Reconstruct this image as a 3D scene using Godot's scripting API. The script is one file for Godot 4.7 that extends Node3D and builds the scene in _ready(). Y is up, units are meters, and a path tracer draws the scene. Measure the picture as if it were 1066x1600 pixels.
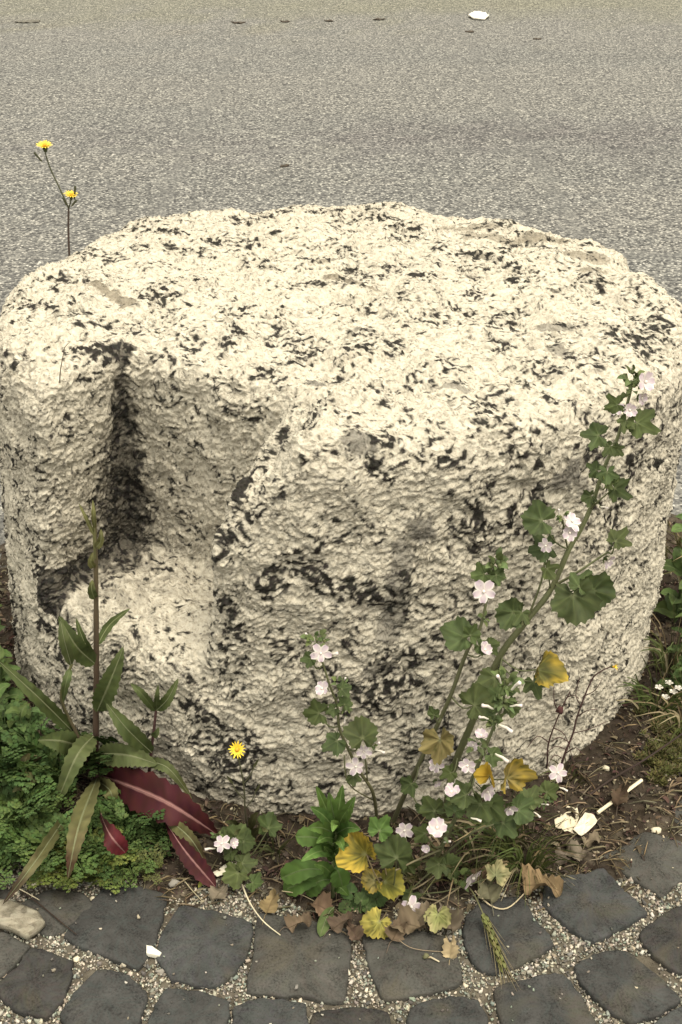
extends Node3D
# A weathered stone column drum with a rectangular notch, standing in weeds between cobbled pavement and road.

var rng := RandomNumberGenerator.new()
var M := {}
var taken := {}
var nz_big: FastNoiseLite
var nz_mid: FastNoiseLite
var nz_fine: FastNoiseLite

func _ready():
	rng.seed = 7
	# ---------------------------------------------------------------- camera
	var cam := Camera3D.new()
	cam.name = "camera"
	cam.fov = 44.62
	cam.near = 0.05
	cam.far = 400.0
	add_child(cam)
	cam.position = Vector3(0.0, 1.254, 1.85)
	cam.rotation_degrees = Vector3(-29.0, 0, 0)
	cam.current = true
	# ---------------------------------------------------------------- sky and sun: overcast
	var sky_mat := ProceduralSkyMaterial.new()
	sky_mat.sky_top_color = Color(1.0, 0.975, 0.91)
	sky_mat.sky_horizon_color = Color(0.54, 0.527, 0.492)
	sky_mat.sky_curve = 0.25
	sky_mat.ground_horizon_color = Color(0.5, 0.49, 0.45)
	sky_mat.ground_bottom_color = Color(0.3, 0.29, 0.27)
	sky_mat.sun_angle_max = 1.0
	var sky := Sky.new()
	sky.sky_material = sky_mat
	var env := Environment.new()
	env.background_mode = Environment.BG_SKY
	env.sky = sky
	env.tonemap_mode = Environment.TONE_MAPPER_LINEAR
	env.tonemap_exposure = 2.6
	env.sdfgi_enabled = true
	env.ssao_enabled = true
	env.ssil_enabled = true
	var we := WorldEnvironment.new()
	we.name = "world_environment"
	we.environment = env
	add_child(we)
	var sun := DirectionalLight3D.new()
	sun.name = "sun"
	sun.light_energy = 0.5
	sun.light_color = Color(1.0, 0.96, 0.88)
	sun.light_angular_distance = 25.0
	sun.shadow_enabled = true
	add_child(sun)
	sun.look_at_from_position(Vector3(0.9, 3.2, 1.1), Vector3.ZERO, Vector3.UP)
	# ---------------------------------------------------------------- noise and materials
	nz_big = noise(3, 6.0, 3)
	nz_mid = noise(11, 28.0, 3)
	nz_fine = noise(23, 110.0, 2)
	make_materials()
	# ---------------------------------------------------------------- setting, then things
	build_road()
	build_pavement()
	build_soil()
	build_drum()
	build_plants()
	build_litter()

# ==================================================================== helpers
func noise(s: int, f: float, oct: int = 1, type: int = FastNoiseLite.TYPE_SIMPLEX_SMOOTH) -> FastNoiseLite:
	var n := FastNoiseLite.new()
	n.seed = s
	n.frequency = f
	n.noise_type = type
	n.fractal_type = FastNoiseLite.FRACTAL_FBM if oct > 1 else FastNoiseLite.FRACTAL_NONE
	n.fractal_octaves = oct
	return n

class MB:
	var v := PackedVector3Array()
	var c := PackedColorArray()
	var i := PackedInt32Array()
	func add(p: Vector3, col: Color) -> int:
		v.append(p)
		c.append(col)
		return v.size() - 1
	func tri(a: int, b: int, d: int):
		i.append(a); i.append(b); i.append(d)
	func quad(a: int, b: int, d: int, e: int):
		i.append(a); i.append(b); i.append(d)
		i.append(a); i.append(d); i.append(e)
	func mesh(off: Vector3, smooth: bool = true) -> ArrayMesh:
		var n := v.size()
		var p := PackedVector3Array()
		p.resize(n)
		for k in n:
			p[k] = v[k] - off
		var arr := []
		arr.resize(Mesh.ARRAY_MAX)
		arr[Mesh.ARRAY_VERTEX] = p
		arr[Mesh.ARRAY_COLOR] = c
		arr[Mesh.ARRAY_INDEX] = i
		if smooth:
			var nn := PackedVector3Array()
			nn.resize(n)
			for k in range(0, i.size(), 3):
				var a := i[k]
				var b := i[k + 1]
				var d := i[k + 2]
				var f := (p[d] - p[a]).cross(p[b] - p[a])
				nn[a] += f
				nn[b] += f
				nn[d] += f
			for k in n:
				nn[k] = nn[k].normalized() if nn[k].length_squared() > 1e-24 else Vector3.UP
			arr[Mesh.ARRAY_NORMAL] = nn
		var m := ArrayMesh.new()
		m.add_surface_from_arrays(Mesh.PRIMITIVE_TRIANGLES, arr)
		return m

func numbered(n: String) -> String:
	if not taken.has(n):
		taken[n] = 0
		return n
	taken[n] += 1
	return "%s_%03d" % [n, taken[n]]

func tag(o: Node, label: String, category: String, group: String = ""):
	o.set_meta("label", label)
	o.set_meta("category", category)
	if group != "":
		o.set_meta("group", group)

func thing(called: String, at: Vector3, label: String, category: String, group: String = "") -> Node3D:
	var o := Node3D.new()
	o.name = numbered(called)
	o.position = at
	add_child(o)
	tag(o, label, category, group)
	return o

# A mesh given in world coordinates becomes a part of its thing (its parent chain has no turn).
func part(parent: Node3D, called: String, mb: MB, mat: Material, label: String = "") -> MeshInstance3D:
	var o := MeshInstance3D.new()
	o.name = called
	var root := parent
	while root.get_parent() != self:
		root = root.get_parent()
	o.mesh = mb.mesh(root.position)
	o.material_override = mat
	parent.add_child(o, true)
	if label != "":
		o.set_meta("label", label)
	return o

func single(called: String, mb: MB, mat: Material, at: Vector3, label: String, category: String, group: String = "", smooth: bool = true) -> MeshInstance3D:
	var o := MeshInstance3D.new()
	o.name = numbered(called)
	o.mesh = mb.mesh(at, smooth)
	o.material_override = mat
	o.position = at
	add_child(o)
	tag(o, label, category, group)
	return o

func curve(pts: Array, n: int) -> PackedVector3Array:
	var out := PackedVector3Array()
	var m := pts.size() - 1
	for k in n + 1:
		var t := float(k) / n * m
		var s := mini(int(t), m - 1)
		var f := t - s
		var p0: Vector3 = pts[maxi(s - 1, 0)]
		var p1: Vector3 = pts[s]
		var p2: Vector3 = pts[s + 1]
		var p3: Vector3 = pts[mini(s + 2, m)]
		out.append(p1.cubic_interpolate(p2, p0, p3, f))
	return out

func tube(mb: MB, pts: PackedVector3Array, r0: float, r1: float, c0: Color, c1: Color, sides: int = 6, knobby: float = 0.0):
	var n := pts.size()
	var side := Vector3.RIGHT
	var rows := []
	for k in n:
		var t := (pts[mini(k + 1, n - 1)] - pts[maxi(k - 1, 0)]).normalized()
		var up := t.cross(side)
		if up.length() < 0.01:
			up = t.cross(Vector3.FORWARD)
		up = up.normalized()
		side = up.cross(t).normalized()
		var f := float(k) / (n - 1)
		var r := lerpf(r0, r1, f) * (1.0 + knobby * rng.randf_range(-1, 1))
		var row := []
		for s in sides:
			var a := TAU * s / sides
			var col := c0.lerp(c1, f)
			row.append(mb.add(pts[k] + (side * cos(a) + up * sin(a)) * r, col * (1.0 + 0.15 * sin(a * 2.0 + k))))
		rows.append(row)
	for k in n - 1:
		for s in sides:
			var s2 := (s + 1) % sides
			mb.quad(rows[k][s], rows[k + 1][s], rows[k + 1][s2], rows[k][s2])
	var e := mb.add(pts[n - 1], c1)
	for s in sides:
		mb.tri(rows[n - 1][s], e, rows[n - 1][(s + 1) % sides])

func jit(c: Color, a: float) -> Color:
	var f := 1.0 + rng.randf_range(-a, a)
	return Color(c.r * f * (1.0 + rng.randf_range(-a, a) * 0.4), c.g * f, c.b * f * (1.0 + rng.randf_range(-a, a) * 0.4))

func lump(mb: MB, at: Vector3, r: Vector3, col: Color, turn: float, n: int = 8, rough: float = 0.2):
	# a rounded, uneven pebble or bud
	var rows := []
	var m := maxi(4, n / 2 + 1)
	var basis := Basis(Vector3.UP, turn)
	for k in range(1, m):
		var th := PI * k / m
		var row := []
		for s in n:
			var a := TAU * s / n
			var d := Vector3(sin(th) * cos(a), cos(th), sin(th) * sin(a))
			d *= 1.0 + rough * nz_mid.get_noise_3dv(at * 3.0 + d * 0.03)
			row.append(mb.add(at + basis * (d * r), col))
		rows.append(row)
	var t := mb.add(at + Vector3(0, r.y, 0), col)
	var b := mb.add(at - Vector3(0, r.y, 0), col)
	for s in n:
		var s2 := (s + 1) % n
		mb.tri(t, rows[0][s], rows[0][s2])
		mb.tri(b, rows[m - 2][s2], rows[m - 2][s])
		for k in m - 2:
			mb.quad(rows[k][s], rows[k + 1][s], rows[k + 1][s2], rows[k][s2])

# ==================================================================== textures and materials
func grey(im: Image) -> PackedByteArray:
	im.convert(Image.FORMAT_L8)
	return im.get_data()

func rgb_texture(size: int, fill: Callable) -> ImageTexture:
	var d := PackedByteArray()
	d.resize(size * size * 3)
	fill.call(d)
	return ImageTexture.create_from_image(Image.create_from_data(size, size, false, Image.FORMAT_RGB8, d))

func plain(col: Color, rough: float = 0.85) -> StandardMaterial3D:
	var m := StandardMaterial3D.new()
	m.albedo_color = col
	m.roughness = rough
	m.metallic_specular = 0.5 if rough < 0.8 else 0.2
	return m

func tinted(rough: float, back: float = 0.0) -> StandardMaterial3D:
	# colours come from the mesh
	var m := plain(Color.WHITE, rough)
	m.vertex_color_use_as_albedo = true
	if back > 0.0:
		m.backlight_enabled = true
		m.backlight = Color(back, back * 0.95, back * 0.6)
	return m

func tri_tex(m: StandardMaterial3D, tile: float, world: bool = true):
	m.uv1_triplanar = true
	m.uv1_world_triplanar = world
	m.uv1_scale = Vector3.ONE / tile
	m.uv1_triplanar_sharpness = 4.0

func colour_map(size: int, layers: Array, cols: Array, grit: float) -> Image:
	# layers: [noise, weight]; the weighted sum picks a colour along cols; grit adds pixel-fine grain
	var acc := PackedFloat32Array()
	acc.resize(size * size)
	for l in layers:
		var g := grey(l[0].get_seamless_image(size, size))
		var w: float = l[1] / 255.0
		for k in size * size:
			acc[k] += g[k] * w
	var d := PackedByteArray()
	d.resize(size * size * 3)
	var lut := []
	for k in 257:
		var t := k / 256.0 * (cols.size() - 1)
		var s := mini(int(t), cols.size() - 2)
		lut.append(cols[s].lerp(cols[s + 1], t - s))
	for k in size * size:
		var t := clampi(int((acc[k] + rng.randf_range(-grit, grit)) * 256.0), 0, 256)
		var c: Color = lut[t]
		d[k * 3] = int(clampf(c.r, 0, 1) * 255.0)
		d[k * 3 + 1] = int(clampf(c.g, 0, 1) * 255.0)
		d[k * 3 + 2] = int(clampf(c.b, 0, 1) * 255.0)
	return Image.create_from_data(size, size, true if false else false, Image.FORMAT_RGB8, d)

func cell_noise(s: int, f: float, ret: int) -> FastNoiseLite:
	var n := noise(s, f, 1, FastNoiseLite.TYPE_CELLULAR)
	n.cellular_return_type = ret
	n.cellular_jitter = 1.0
	return n

func srgb(r: float, g: float, b: float) -> Color:
	return Color(r, g, b).linear_to_srgb()

func make_materials():
	# --- stone: fine mineral grain over the mesh's own colours
	var st := tinted(0.95)
	tri_tex(st, 0.42)
	var g1 := noise(5, 0.035, 4)
	var g2 := noise(6, 0.12, 2)
	var im := colour_map(1024, [[g1, 0.6], [g2, 0.4]], [srgb(0.35, 0.33, 0.3), srgb(0.62, 0.6, 0.57), srgb(0.9, 0.89, 0.87), srgb(1, 1, 1), srgb(1, 1, 1)], 0.07)
	st.albedo_texture = ImageTexture.create_from_image(im)
	var hm := colour_map(1024, [[noise(8, 0.07, 4), 0.6], [cell_noise(9, 0.07, FastNoiseLite.RETURN_DISTANCE), 0.4]], [Color.BLACK, Color.WHITE], 0.03)
	st.heightmap_enabled = true
	st.heightmap_texture = ImageTexture.create_from_image(hm)
	st.heightmap_scale = 0.25
	M.stone = st
	# --- asphalt: pale and dark chips in worn binder
	var asp := tinted(0.9)
	tri_tex(asp, 1.5)
	var chips := cell_noise(15, 0.085, FastNoiseLite.RETURN_CELL_VALUE)
	var gaps := cell_noise(15, 0.085, FastNoiseLite.RETURN_DISTANCE2_SUB)
	var ai := colour_map(2048, [[chips, 0.62], [gaps, 0.3], [noise(16, 0.02, 3), 0.12]], [srgb(0.02, 0.02, 0.02), srgb(0.05, 0.05, 0.05), srgb(0.09, 0.09, 0.088), srgb(0.13, 0.129, 0.122), srgb(0.2, 0.196, 0.182), srgb(0.42, 0.41, 0.375), srgb(0.62, 0.6, 0.54)], 0.05)
	asp.albedo_texture = ImageTexture.create_from_image(ai)
	asp.heightmap_enabled = true
	asp.heightmap_texture = asp.albedo_texture
	asp.heightmap_scale = 0.5
	M.asphalt = asp
	# --- basalt setts
	var bas := tinted(0.8)
	tri_tex(bas, 0.37)
	var bi := colour_map(512, [[noise(31, 0.02, 5), 0.5], [noise(32, 0.16, 2), 0.5]], [srgb(0.25, 0.25, 0.25), srgb(0.62, 0.62, 0.62), srgb(0.9, 0.9, 0.88), srgb(1, 1, 1), srgb(1, 1, 0.98)], 0.16)
	bas.albedo_texture = ImageTexture.create_from_image(bi)
	bas.heightmap_enabled = true
	bas.heightmap_texture = bas.albedo_texture
	bas.heightmap_scale = 0.25
	M.basalt = bas
	# --- soil and joint sand
	var soil := tinted(1.0)
	tri_tex(soil, 0.31)
	var si := colour_map(512, [[noise(41, 0.03, 5), 0.6], [cell_noise(42, 0.07, FastNoiseLite.RETURN_CELL_VALUE), 0.4]], [srgb(0.3, 0.28, 0.26), srgb(0.7, 0.68, 0.65), srgb(1, 1, 1)], 0.12)
	soil.albedo_texture = ImageTexture.create_from_image(si)
	soil.heightmap_enabled = true
	soil.heightmap_texture = soil.albedo_texture
	soil.heightmap_scale = 0.5
	M.soil = soil
	M.leaf = tinted(0.68, 0.35)
	M.leaf.metallic_specular = 0.3
	M.stem = tinted(0.7)
	M.petal = tinted(0.7, 0.5)
	M.dry = tinted(0.9, 0.15)
	M.grit = tinted(0.9)
	M.card = tinted(0.8)

# ==================================================================== the setting
func structure(called: String, mb: MB, mat: Material) -> MeshInstance3D:
	var o := MeshInstance3D.new()
	o.name = called
	o.mesh = mb.mesh(Vector3.ZERO)
	o.material_override = mat
	o.set_meta("kind", "structure")
	add_child(o)
	return o

func build_road():
	# one sheet to the horizon; finer towards the drum. The mesh colours carry tar bands and dust.
	var xs := []
	var zs := []
	for k in 81:
		var t := (k - 40) / 40.0
		xs.append(signf(t) * (absf(t) * 4.0 + pow(absf(t), 6.0) * 116.0))
	for k in 141:
		var t := k / 140.0
		zs.append(1.2 - t * 11.0 - pow(t, 9.0) * 110.0)
	zs.push_front(2.0)
	zs.push_front(120.0)
	var mb := MB.new()
	var band := noise(51, 0.5, 3)
	var fine := noise(52, 2.5, 3)
	for z in zs:
		for x in xs:
			var c := Color(1.03, 1.04, 1.05)
			var b := band.get_noise_2d(x * 0.35, z * 1.3) + 0.4 * fine.get_noise_2d(x * 0.6, z * 2.0)
			c = c * (1.0 + 0.22 * clampf(b, -1, 1))
			# a darker, slightly violet tar seam running across
			var seam: float = absf(z + 3.9 + 0.12 * sin(x * 1.7) + 0.25 * fine.get_noise_2d(x, 3.0))
			var tar: float = clampf(1.0 - seam / 0.6, 0, 1) * clampf(0.55 + 1.1 * fine.get_noise_2d(x * 1.3, z * 3.0) + 0.25 * signf(x), 0, 1)
			c = c.lerp(Color(0.66, 0.64, 0.68), 0.8 * tar)
			# dust blown to the far side
			var dust: float = clampf((-6.9 - z) / 1.4 + 0.8 * fine.get_noise_2d(x * 0.8, z * 1.2), 0, 1)
			c = c.lerp(Color(1.15, 1.03, 0.84), 0.75 * dust)
			mb.add(Vector3(x, -0.006 + 0.0015 * band.get_noise_2d(x * 4.0, z * 4.0), z), Color(c.r, c.g, c.b))
	var w := xs.size()
	for j in zs.size() - 1:
		for k in w - 1:
			var a := j * w + k
			mb.quad(a, a + w, a + w + 1, a + 1)
	structure("road", mb, M.asphalt)

var setts := []

func sett_mesh(poly: Array, col: Color, dome: float, s: int) -> MB:
	var mb := MB.new()
	var cen := Vector2.ZERO
	for p in poly:
		cen += p
	cen /= poly.size()
	var ring := []
	var m := poly.size()
	var per := 8
	for k in m:
		var p0: Vector2 = poly[(k - 1 + m) % m]
		var p1: Vector2 = poly[k]
		var p2: Vector2 = poly[(k + 1) % m]
		var p3: Vector2 = poly[(k + 2) % m]
		for q in per:
			# between straight edges and a smooth curve: a worn corner
			var f := float(q) / per
			var p := p1.cubic_interpolate(p2, p0, p3, f).lerp(p1.lerp(p2, f), 0.5)
			var out := (p - cen).normalized()
			p += out * 0.0025 + out * 0.0035 * nz_mid.get_noise_3d(p.x * 1.5, s * 0.37, p.y * 1.5)
			p += out * 0.0018 * nz_fine.get_noise_3d(p.x, s * 0.37, p.y)
			ring.append(p)
	var n := ring.size()
	var rows := []
	var lev := [[1.0, -0.03], [1.0, 0.002], [0.99, 0.0066], [0.972, 0.0088], [0.92, 0.0098], [0.8, 0.0103], [0.65, 0.011], [0.5, 0.0115], [0.33, 0.0118], [0.16, 0.012]]
	for l in lev:
		var row := []
		for p in ring:
			var q: Vector2 = cen.lerp(p, l[0])
			var y: float = l[1] * dome
			if l[0] < 1.0:
				y += 0.0018 * nz_mid.get_noise_3d(q.x, s * 1.0, q.y) + 0.004 * nz_big.get_noise_3d(q.x, s * 1.0, q.y) * (1.0 - l[0])
			var f := 1.0 + 0.30 * nz_mid.get_noise_3d(q.x * 0.5, s * 2.0, q.y * 0.5) + 0.2 * nz_fine.get_noise_3d(q.x * 0.7, s * 2.0, q.y * 0.7)
			var ochre := clampf(nz_mid.get_noise_3d(q.x * 0.35, s + 40.0, q.y * 0.35) * 1.8 - 0.45, 0, 0.35)
			var c := (col * f).lerp(Color(0.075, 0.066, 0.049), ochre)
			row.append(mb.add(Vector3(q.x, y, q.y), Color(c.r, c.g, c.b)))
		rows.append(row)
	for j in rows.size() - 1:
		for k in n:
			var k2 := (k + 1) % n
			mb.quad(rows[j][k], rows[j + 1][k], rows[j + 1][k2], rows[j][k2])
	var top := mb.add(Vector3(cen.x, 0.012 * dome, cen.y), col)
	var last: Array = rows[rows.size() - 1]
	for k in n:
		mb.tri(last[k], top, last[(k + 1) % n])
	return mb

func build_pavement():
	var mb := MB.new()
	var sand := noise(61, 9.0, 3)
	var nx := 120
	var nzz := 76
	for j in nzz + 1:
		for k in nx + 1:
			var x := lerpf(-1.5, 1.5, float(k) / nx)
			var z := lerpf(0.05, 1.95, float(j) / nzz)
			if k == 0: x = -9.0
			if k == nx: x = 9.0
			if j == nzz: z = 6.0
			var c := Color(0.125, 0.115, 0.095) * (1.0 + 0.35 * sand.get_noise_2d(x * 3.0, z * 3.0))
			mb.add(Vector3(x, 0.0022 + 0.0014 * sand.get_noise_2d(x * 5.0, z * 5.0), z), Color(c.r, c.g, c.b))
	for j in nzz:
		for k in nx:
			var a := j * (nx + 1) + k
			mb.quad(a + nx + 1, a + nx + 2, a + 1, a)
	var pav := structure("pavement", mb, M.soil)
	# setts read off their outlines on the ground, x and z in metres
	setts = [
		[Vector2(-0.312, 0.632), Vector2(-0.272, 0.635), Vector2(-0.234, 0.650), Vector2(-0.234, 0.698), Vector2(-0.240, 0.742), Vector2(-0.253, 0.768), Vector2(-0.296, 0.750), Vector2(-0.352, 0.719), Vector2(-0.336, 0.677)],
		[Vector2(-0.213, 0.671), Vector2(-0.170, 0.677), Vector2(-0.117, 0.698), Vector2(-0.117, 0.740), Vector2(-0.124, 0.762), Vector2(-0.153, 0.796), Vector2(-0.206, 0.786), Vector2(-0.232, 0.742)],
		[Vector2(-0.428, 0.677), Vector2(-0.391, 0.643), Vector2(-0.348, 0.646), Vector2(-0.326, 0.668), Vector2(-0.358, 0.711), Vector2(-0.378, 0.715)],
		[Vector2(-0.483, 0.728), Vector2(-0.437, 0.715), Vector2(-0.396, 0.736), Vector2(-0.408, 0.765), Vector2(-0.426, 0.794), Vector2(-0.464, 0.807)],
		[Vector2(-0.389, 0.740), Vector2(-0.337, 0.760), Vector2(-0.335, 0.809), Vector2(-0.352, 0.843), Vector2(-0.394, 0.827), Vector2(-0.420, 0.801), Vector2(-0.404, 0.770)],
		[Vector2(-0.299, 0.774), Vector2(-0.270, 0.780), Vector2(-0.239, 0.805), Vector2(-0.238, 0.836), Vector2(-0.250, 0.871), Vector2(-0.295, 0.871), Vector2(-0.331, 0.844), Vector2(-0.323, 0.809)],
		[Vector2(-0.211, 0.802), Vector2(-0.158, 0.811), Vector2(-0.137, 0.822), Vector2(-0.137, 0.855), Vector2(-0.151, 0.886), Vector2(-0.209, 0.884), Vector2(-0.226, 0.851)],
		[Vector2(-0.128, 0.828), Vector2(-0.088, 0.818), Vector2(-0.046, 0.825), Vector2(-0.041, 0.885), Vector2(-0.118, 0.888)],
		[Vector2(-0.106, 0.683), Vector2(-0.052, 0.694), Vector2(0.007, 0.709), Vector2(0.010, 0.750), Vector2(0.002, 0.819), Vector2(-0.049, 0.811), Vector2(-0.112, 0.805), Vector2(-0.110, 0.750)],
		[Vector2(0.029, 0.705), Vector2(0.088, 0.709), Vector2(0.138, 0.726), Vector2(0.149, 0.783), Vector2(0.123, 0.803), Vector2(0.054, 0.815), Vector2(0.037, 0.770)],
		[Vector2(-0.033, 0.836), Vector2(0.021, 0.830), Vector2(0.054, 0.837), Vector2(0.053, 0.894), Vector2(-0.028, 0.894)],
		[Vector2(0.084, 0.831), Vector2(0.130, 0.815), Vector2(0.163, 0.822), Vector2(0.173, 0.847), Vector2(0.156, 0.894), Vector2(0.079, 0.894)],
		[Vector2(0.162, 0.688), Vector2(0.196, 0.660), Vector2(0.237, 0.653), Vector2(0.252, 0.693), Vector2(0.268, 0.732), Vector2(0.213, 0.768), Vector2(0.188, 0.776), Vector2(0.170, 0.769), Vector2(0.157, 0.728)],
		[Vector2(0.278, 0.623), Vector2(0.318, 0.616), Vector2(0.356, 0.604), Vector2(0.377, 0.643), Vector2(0.398, 0.679), Vector2(0.356, 0.707), Vector2(0.322, 0.726), Vector2(0.287, 0.698), Vector2(0.268, 0.666)],
		[Vector2(0.361, 0.577), Vector2(0.394, 0.558), Vector2(0.427, 0.533), Vector2(0.473, 0.551), Vector2(0.485, 0.597), Vector2(0.443, 0.633), Vector2(0.426, 0.651), Vector2(0.391, 0.615)],
		[Vector2(0.468, 0.487), Vector2(0.503, 0.464), Vector2(0.543, 0.491), Vector2(0.542, 0.536), Vector2(0.496, 0.531), Vector2(0.474, 0.508)],
		[Vector2(0.384, 0.717), Vector2(0.414, 0.689), Vector2(0.448, 0.669), Vector2(0.491, 0.688), Vector2(0.464, 0.760), Vector2(0.418, 0.777), Vector2(0.393, 0.750)],
		[Vector2(0.292, 0.765), Vector2(0.319, 0.751), Vector2(0.358, 0.744), Vector2(0.386, 0.780), Vector2(0.410, 0.815), Vector2(0.381, 0.836), Vector2(0.344, 0.849), Vector2(0.314, 0.823), Vector2(0.294, 0.791)],
		[Vector2(0.187, 0.804), Vector2(0.226, 0.789), Vector2(0.274, 0.781), Vector2(0.289, 0.814), Vector2(0.300, 0.850), Vector2(0.275, 0.885), Vector2(0.200, 0.885)],
		[Vector2(0.362, 0.859), Vector2(0.414, 0.827), Vector2(0.449, 0.846), Vector2(0.421, 0.900), Vector2(0.361, 0.900)],
		[Vector2(-0.517, 0.634), Vector2(-0.476, 0.626), Vector2(-0.439, 0.643), Vector2(-0.448, 0.670), Vector2(-0.480, 0.711), Vector2(-0.523, 0.688)],
		[Vector2(0.521, 0.615), Vector2(0.579, 0.579), Vector2(0.619, 0.620), Vector2(0.567, 0.677), Vector2(0.526, 0.675)],
	]
	var seen := setts.size()
	# the same paving goes on round the drum outside the picture
	var r2 := RandomNumberGenerator.new()
	r2.seed = 99
	for ring in 9:
		var rad := 0.76 + ring * 0.128
		var cnt := int(TAU * rad / 0.128)
		for k in cnt:
			var a := TAU * (k + 0.5 * (ring % 2)) / cnt
			var cen := Vector2(sin(a), cos(a)) * rad
			if cen.y < 0.1 or absf(cen.x) > 1.3 or cen.y > 1.75:
				continue
			var clear := true
			for s in setts:
				for p in s:
					if p.distance_to(cen) < 0.07:
						clear = false
				if Geometry2D.is_point_in_polygon(cen, PackedVector2Array(s)):
					clear = false
			if not clear:
				continue
			var poly := []
			for q in 8:
				var b := TAU * q / 8.0 + a + PI / 8.0
				var rr := 0.060 + (r2.randf() - 0.5) * 0.009
				poly.append(cen + Vector2(sin(b), cos(b)) * rr)
			setts.append(poly)
	var cols := [Color(0.047, 0.048, 0.048), Color(0.04, 0.039, 0.038), Color(0.062, 0.061, 0.057), Color(0.052, 0.054, 0.055)]
	for k in setts.size():
		var col: Color = cols[(k * 7 + k / 3) % 4]
		var sm := sett_mesh(setts[k], col, rng.randf_range(0.8, 1.15), k)
		var o := MeshInstance3D.new()
		o.name = "paving_stone"
		o.mesh = sm.mesh(Vector3.ZERO)
		o.material_override = M.basalt
		pav.add_child(o, true)
	build_grit(seen)

func soil_edge(a: float) -> float:
	# radius of the bare earth round the drum
	var f := 0.685 + 0.02 * sin(a * 3.0 + 1.0) + 0.055 * nz_big.get_noise_2d(sin(a) * 0.6, cos(a) * 0.6)
	return f + 0.06 * clampf(sin(a) * 1.2 - 0.2, 0, 1)

func build_soil():
	var mb := MB.new()
	var na := 420
	var nr := 40
	for j in nr + 1:
		for k in na:
			var a := TAU * k / na
			var t := float(j) / nr
			var e := soil_edge(a)
			var r := lerpf(0.42, e + 0.05, t)
			var x := sin(a) * r
			var z := cos(a) * r
			var y := 0.022 * clampf((e - r) / 0.16, -0.6, 1.0)
			y += 0.007 * nz_mid.get_noise_2d(x, z) + 0.01 * nz_big.get_noise_2d(x, z) + 0.003 * nz_fine.get_noise_2d(x, z)
			var f := 1.0 + 0.5 * nz_mid.get_noise_2d(x + 3.0, z) + 0.3 * nz_fine.get_noise_2d(x, z + 2.0)
			var sandy := clampf((t - 0.72) * 3.0 + 1.2 * nz_mid.get_noise_2d(x, z + 5.0), 0, 1)
			var c := Color(0.05, 0.041, 0.033).lerp(Color(0.13, 0.114, 0.09), sandy) * f
			mb.add(Vector3(x, y, z), Color(c.r, c.g, c.b))
	for j in nr:
		for k in na:
			var k2 := (k + 1) % na
			mb.quad(j * na + k, j * na + k2, (j + 1) * na + k2, (j + 1) * na + k)
	structure("soil", mb, M.soil)

func soil_y(x: float, z: float) -> float:
	var r := sqrt(x * x + z * z)
	var e := soil_edge(atan2(x, z))
	if r > e + 0.03:
		return 0.0
	var y := 0.022 * clampf((e - r) / 0.16, -0.6, 1.0)
	y += 0.007 * nz_mid.get_noise_2d(x, z) + 0.01 * nz_big.get_noise_2d(x, z)
	return maxf(y, 0.0)

func scatter(called: String, mesh: Mesh, mat: Material, xf: Array, cols: Array, label: String, category: String) -> MultiMeshInstance3D:
	var mm := MultiMesh.new()
	mm.transform_format = MultiMesh.TRANSFORM_3D
	mm.use_colors = true
	mm.mesh = mesh
	mm.instance_count = xf.size()
	for k in xf.size():
		mm.set_instance_transform(k, xf[k])
		mm.set_instance_color(k, cols[k])
	var o := MultiMeshInstance3D.new()
	o.name = called
	o.multimesh = mm
	o.material_override = mat
	o.set_meta("kind", "stuff")
	tag(o, label, category)
	add_child(o)
	return o

func pebble_mesh(s: int) -> ArrayMesh:
	var mb := MB.new()
	lump(mb, Vector3(s * 1.7, 0, 0), Vector3(1, 0.7, 0.85), Color.WHITE, 0.3, 6, 0.9)
	return mb.mesh(Vector3(s * 1.7, 0, 0), s % 2 == 0)

func build_grit(_seen: int):
	var xf := []
	var cols := []
	var polys := []
	for s in setts:
		polys.append(PackedVector2Array(s))
	var pal := [Color(0.3, 0.275, 0.225), Color(0.2, 0.22, 0.185), Color(0.15, 0.14, 0.122), Color(0.42, 0.39, 0.33), Color(0.09, 0.086, 0.078), Color(0.19, 0.17, 0.14)]
	var clump := noise(71, 14.0, 2)
	for k in 120000:
		var p := Vector2(rng.randf_range(-0.75, 0.75), rng.randf_range(0.3, 1.0))
		var r := p.length()
		var edge := soil_edge(atan2(p.x, p.y))
		if r < edge - 0.03 or rng.randf() > 0.75 + 0.9 * clump.get_noise_2d(p.x, p.y):
			continue
		var inside := false
		for q in polys:
			if absf(q[0].x - p.x) < 0.2 and absf(q[0].y - p.y) < 0.2 and Geometry2D.is_point_in_polygon(p, q):
				inside = true
				break
		if inside and rng.randf() > 0.006:
			continue
		var s := rng.randf_range(0.001, 0.0024) * (1.0 if rng.randf() < 0.9 else 1.7)
		var b := Basis.from_euler(Vector3(rng.randf_range(-0.4, 0.4), rng.randf() * TAU, rng.randf_range(-0.4, 0.4))).scaled(Vector3(s, s, s))
		xf.append(Transform3D(b, Vector3(p.x, (0.012 if inside else 0.003) + s * 0.3, p.y)))
		cols.append(jit(pal[rng.randi() % 6], 0.2))
	scatter("joint_grit", pebble_mesh(2), M.grit, xf, cols, "pale grit filling the joints between the dark paving stones", "grit")

# ==================================================================== the column drum
const DRUM_H := 0.607
const NOTCH_O := Vector2(-0.318, 0.203)
const NOTCH_A := Vector2(0.845, 0.535)
const NOTCH_B := Vector2(-0.535, 0.845)
var r_top := PackedFloat32Array()
var r_low := PackedFloat32Array()

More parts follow.
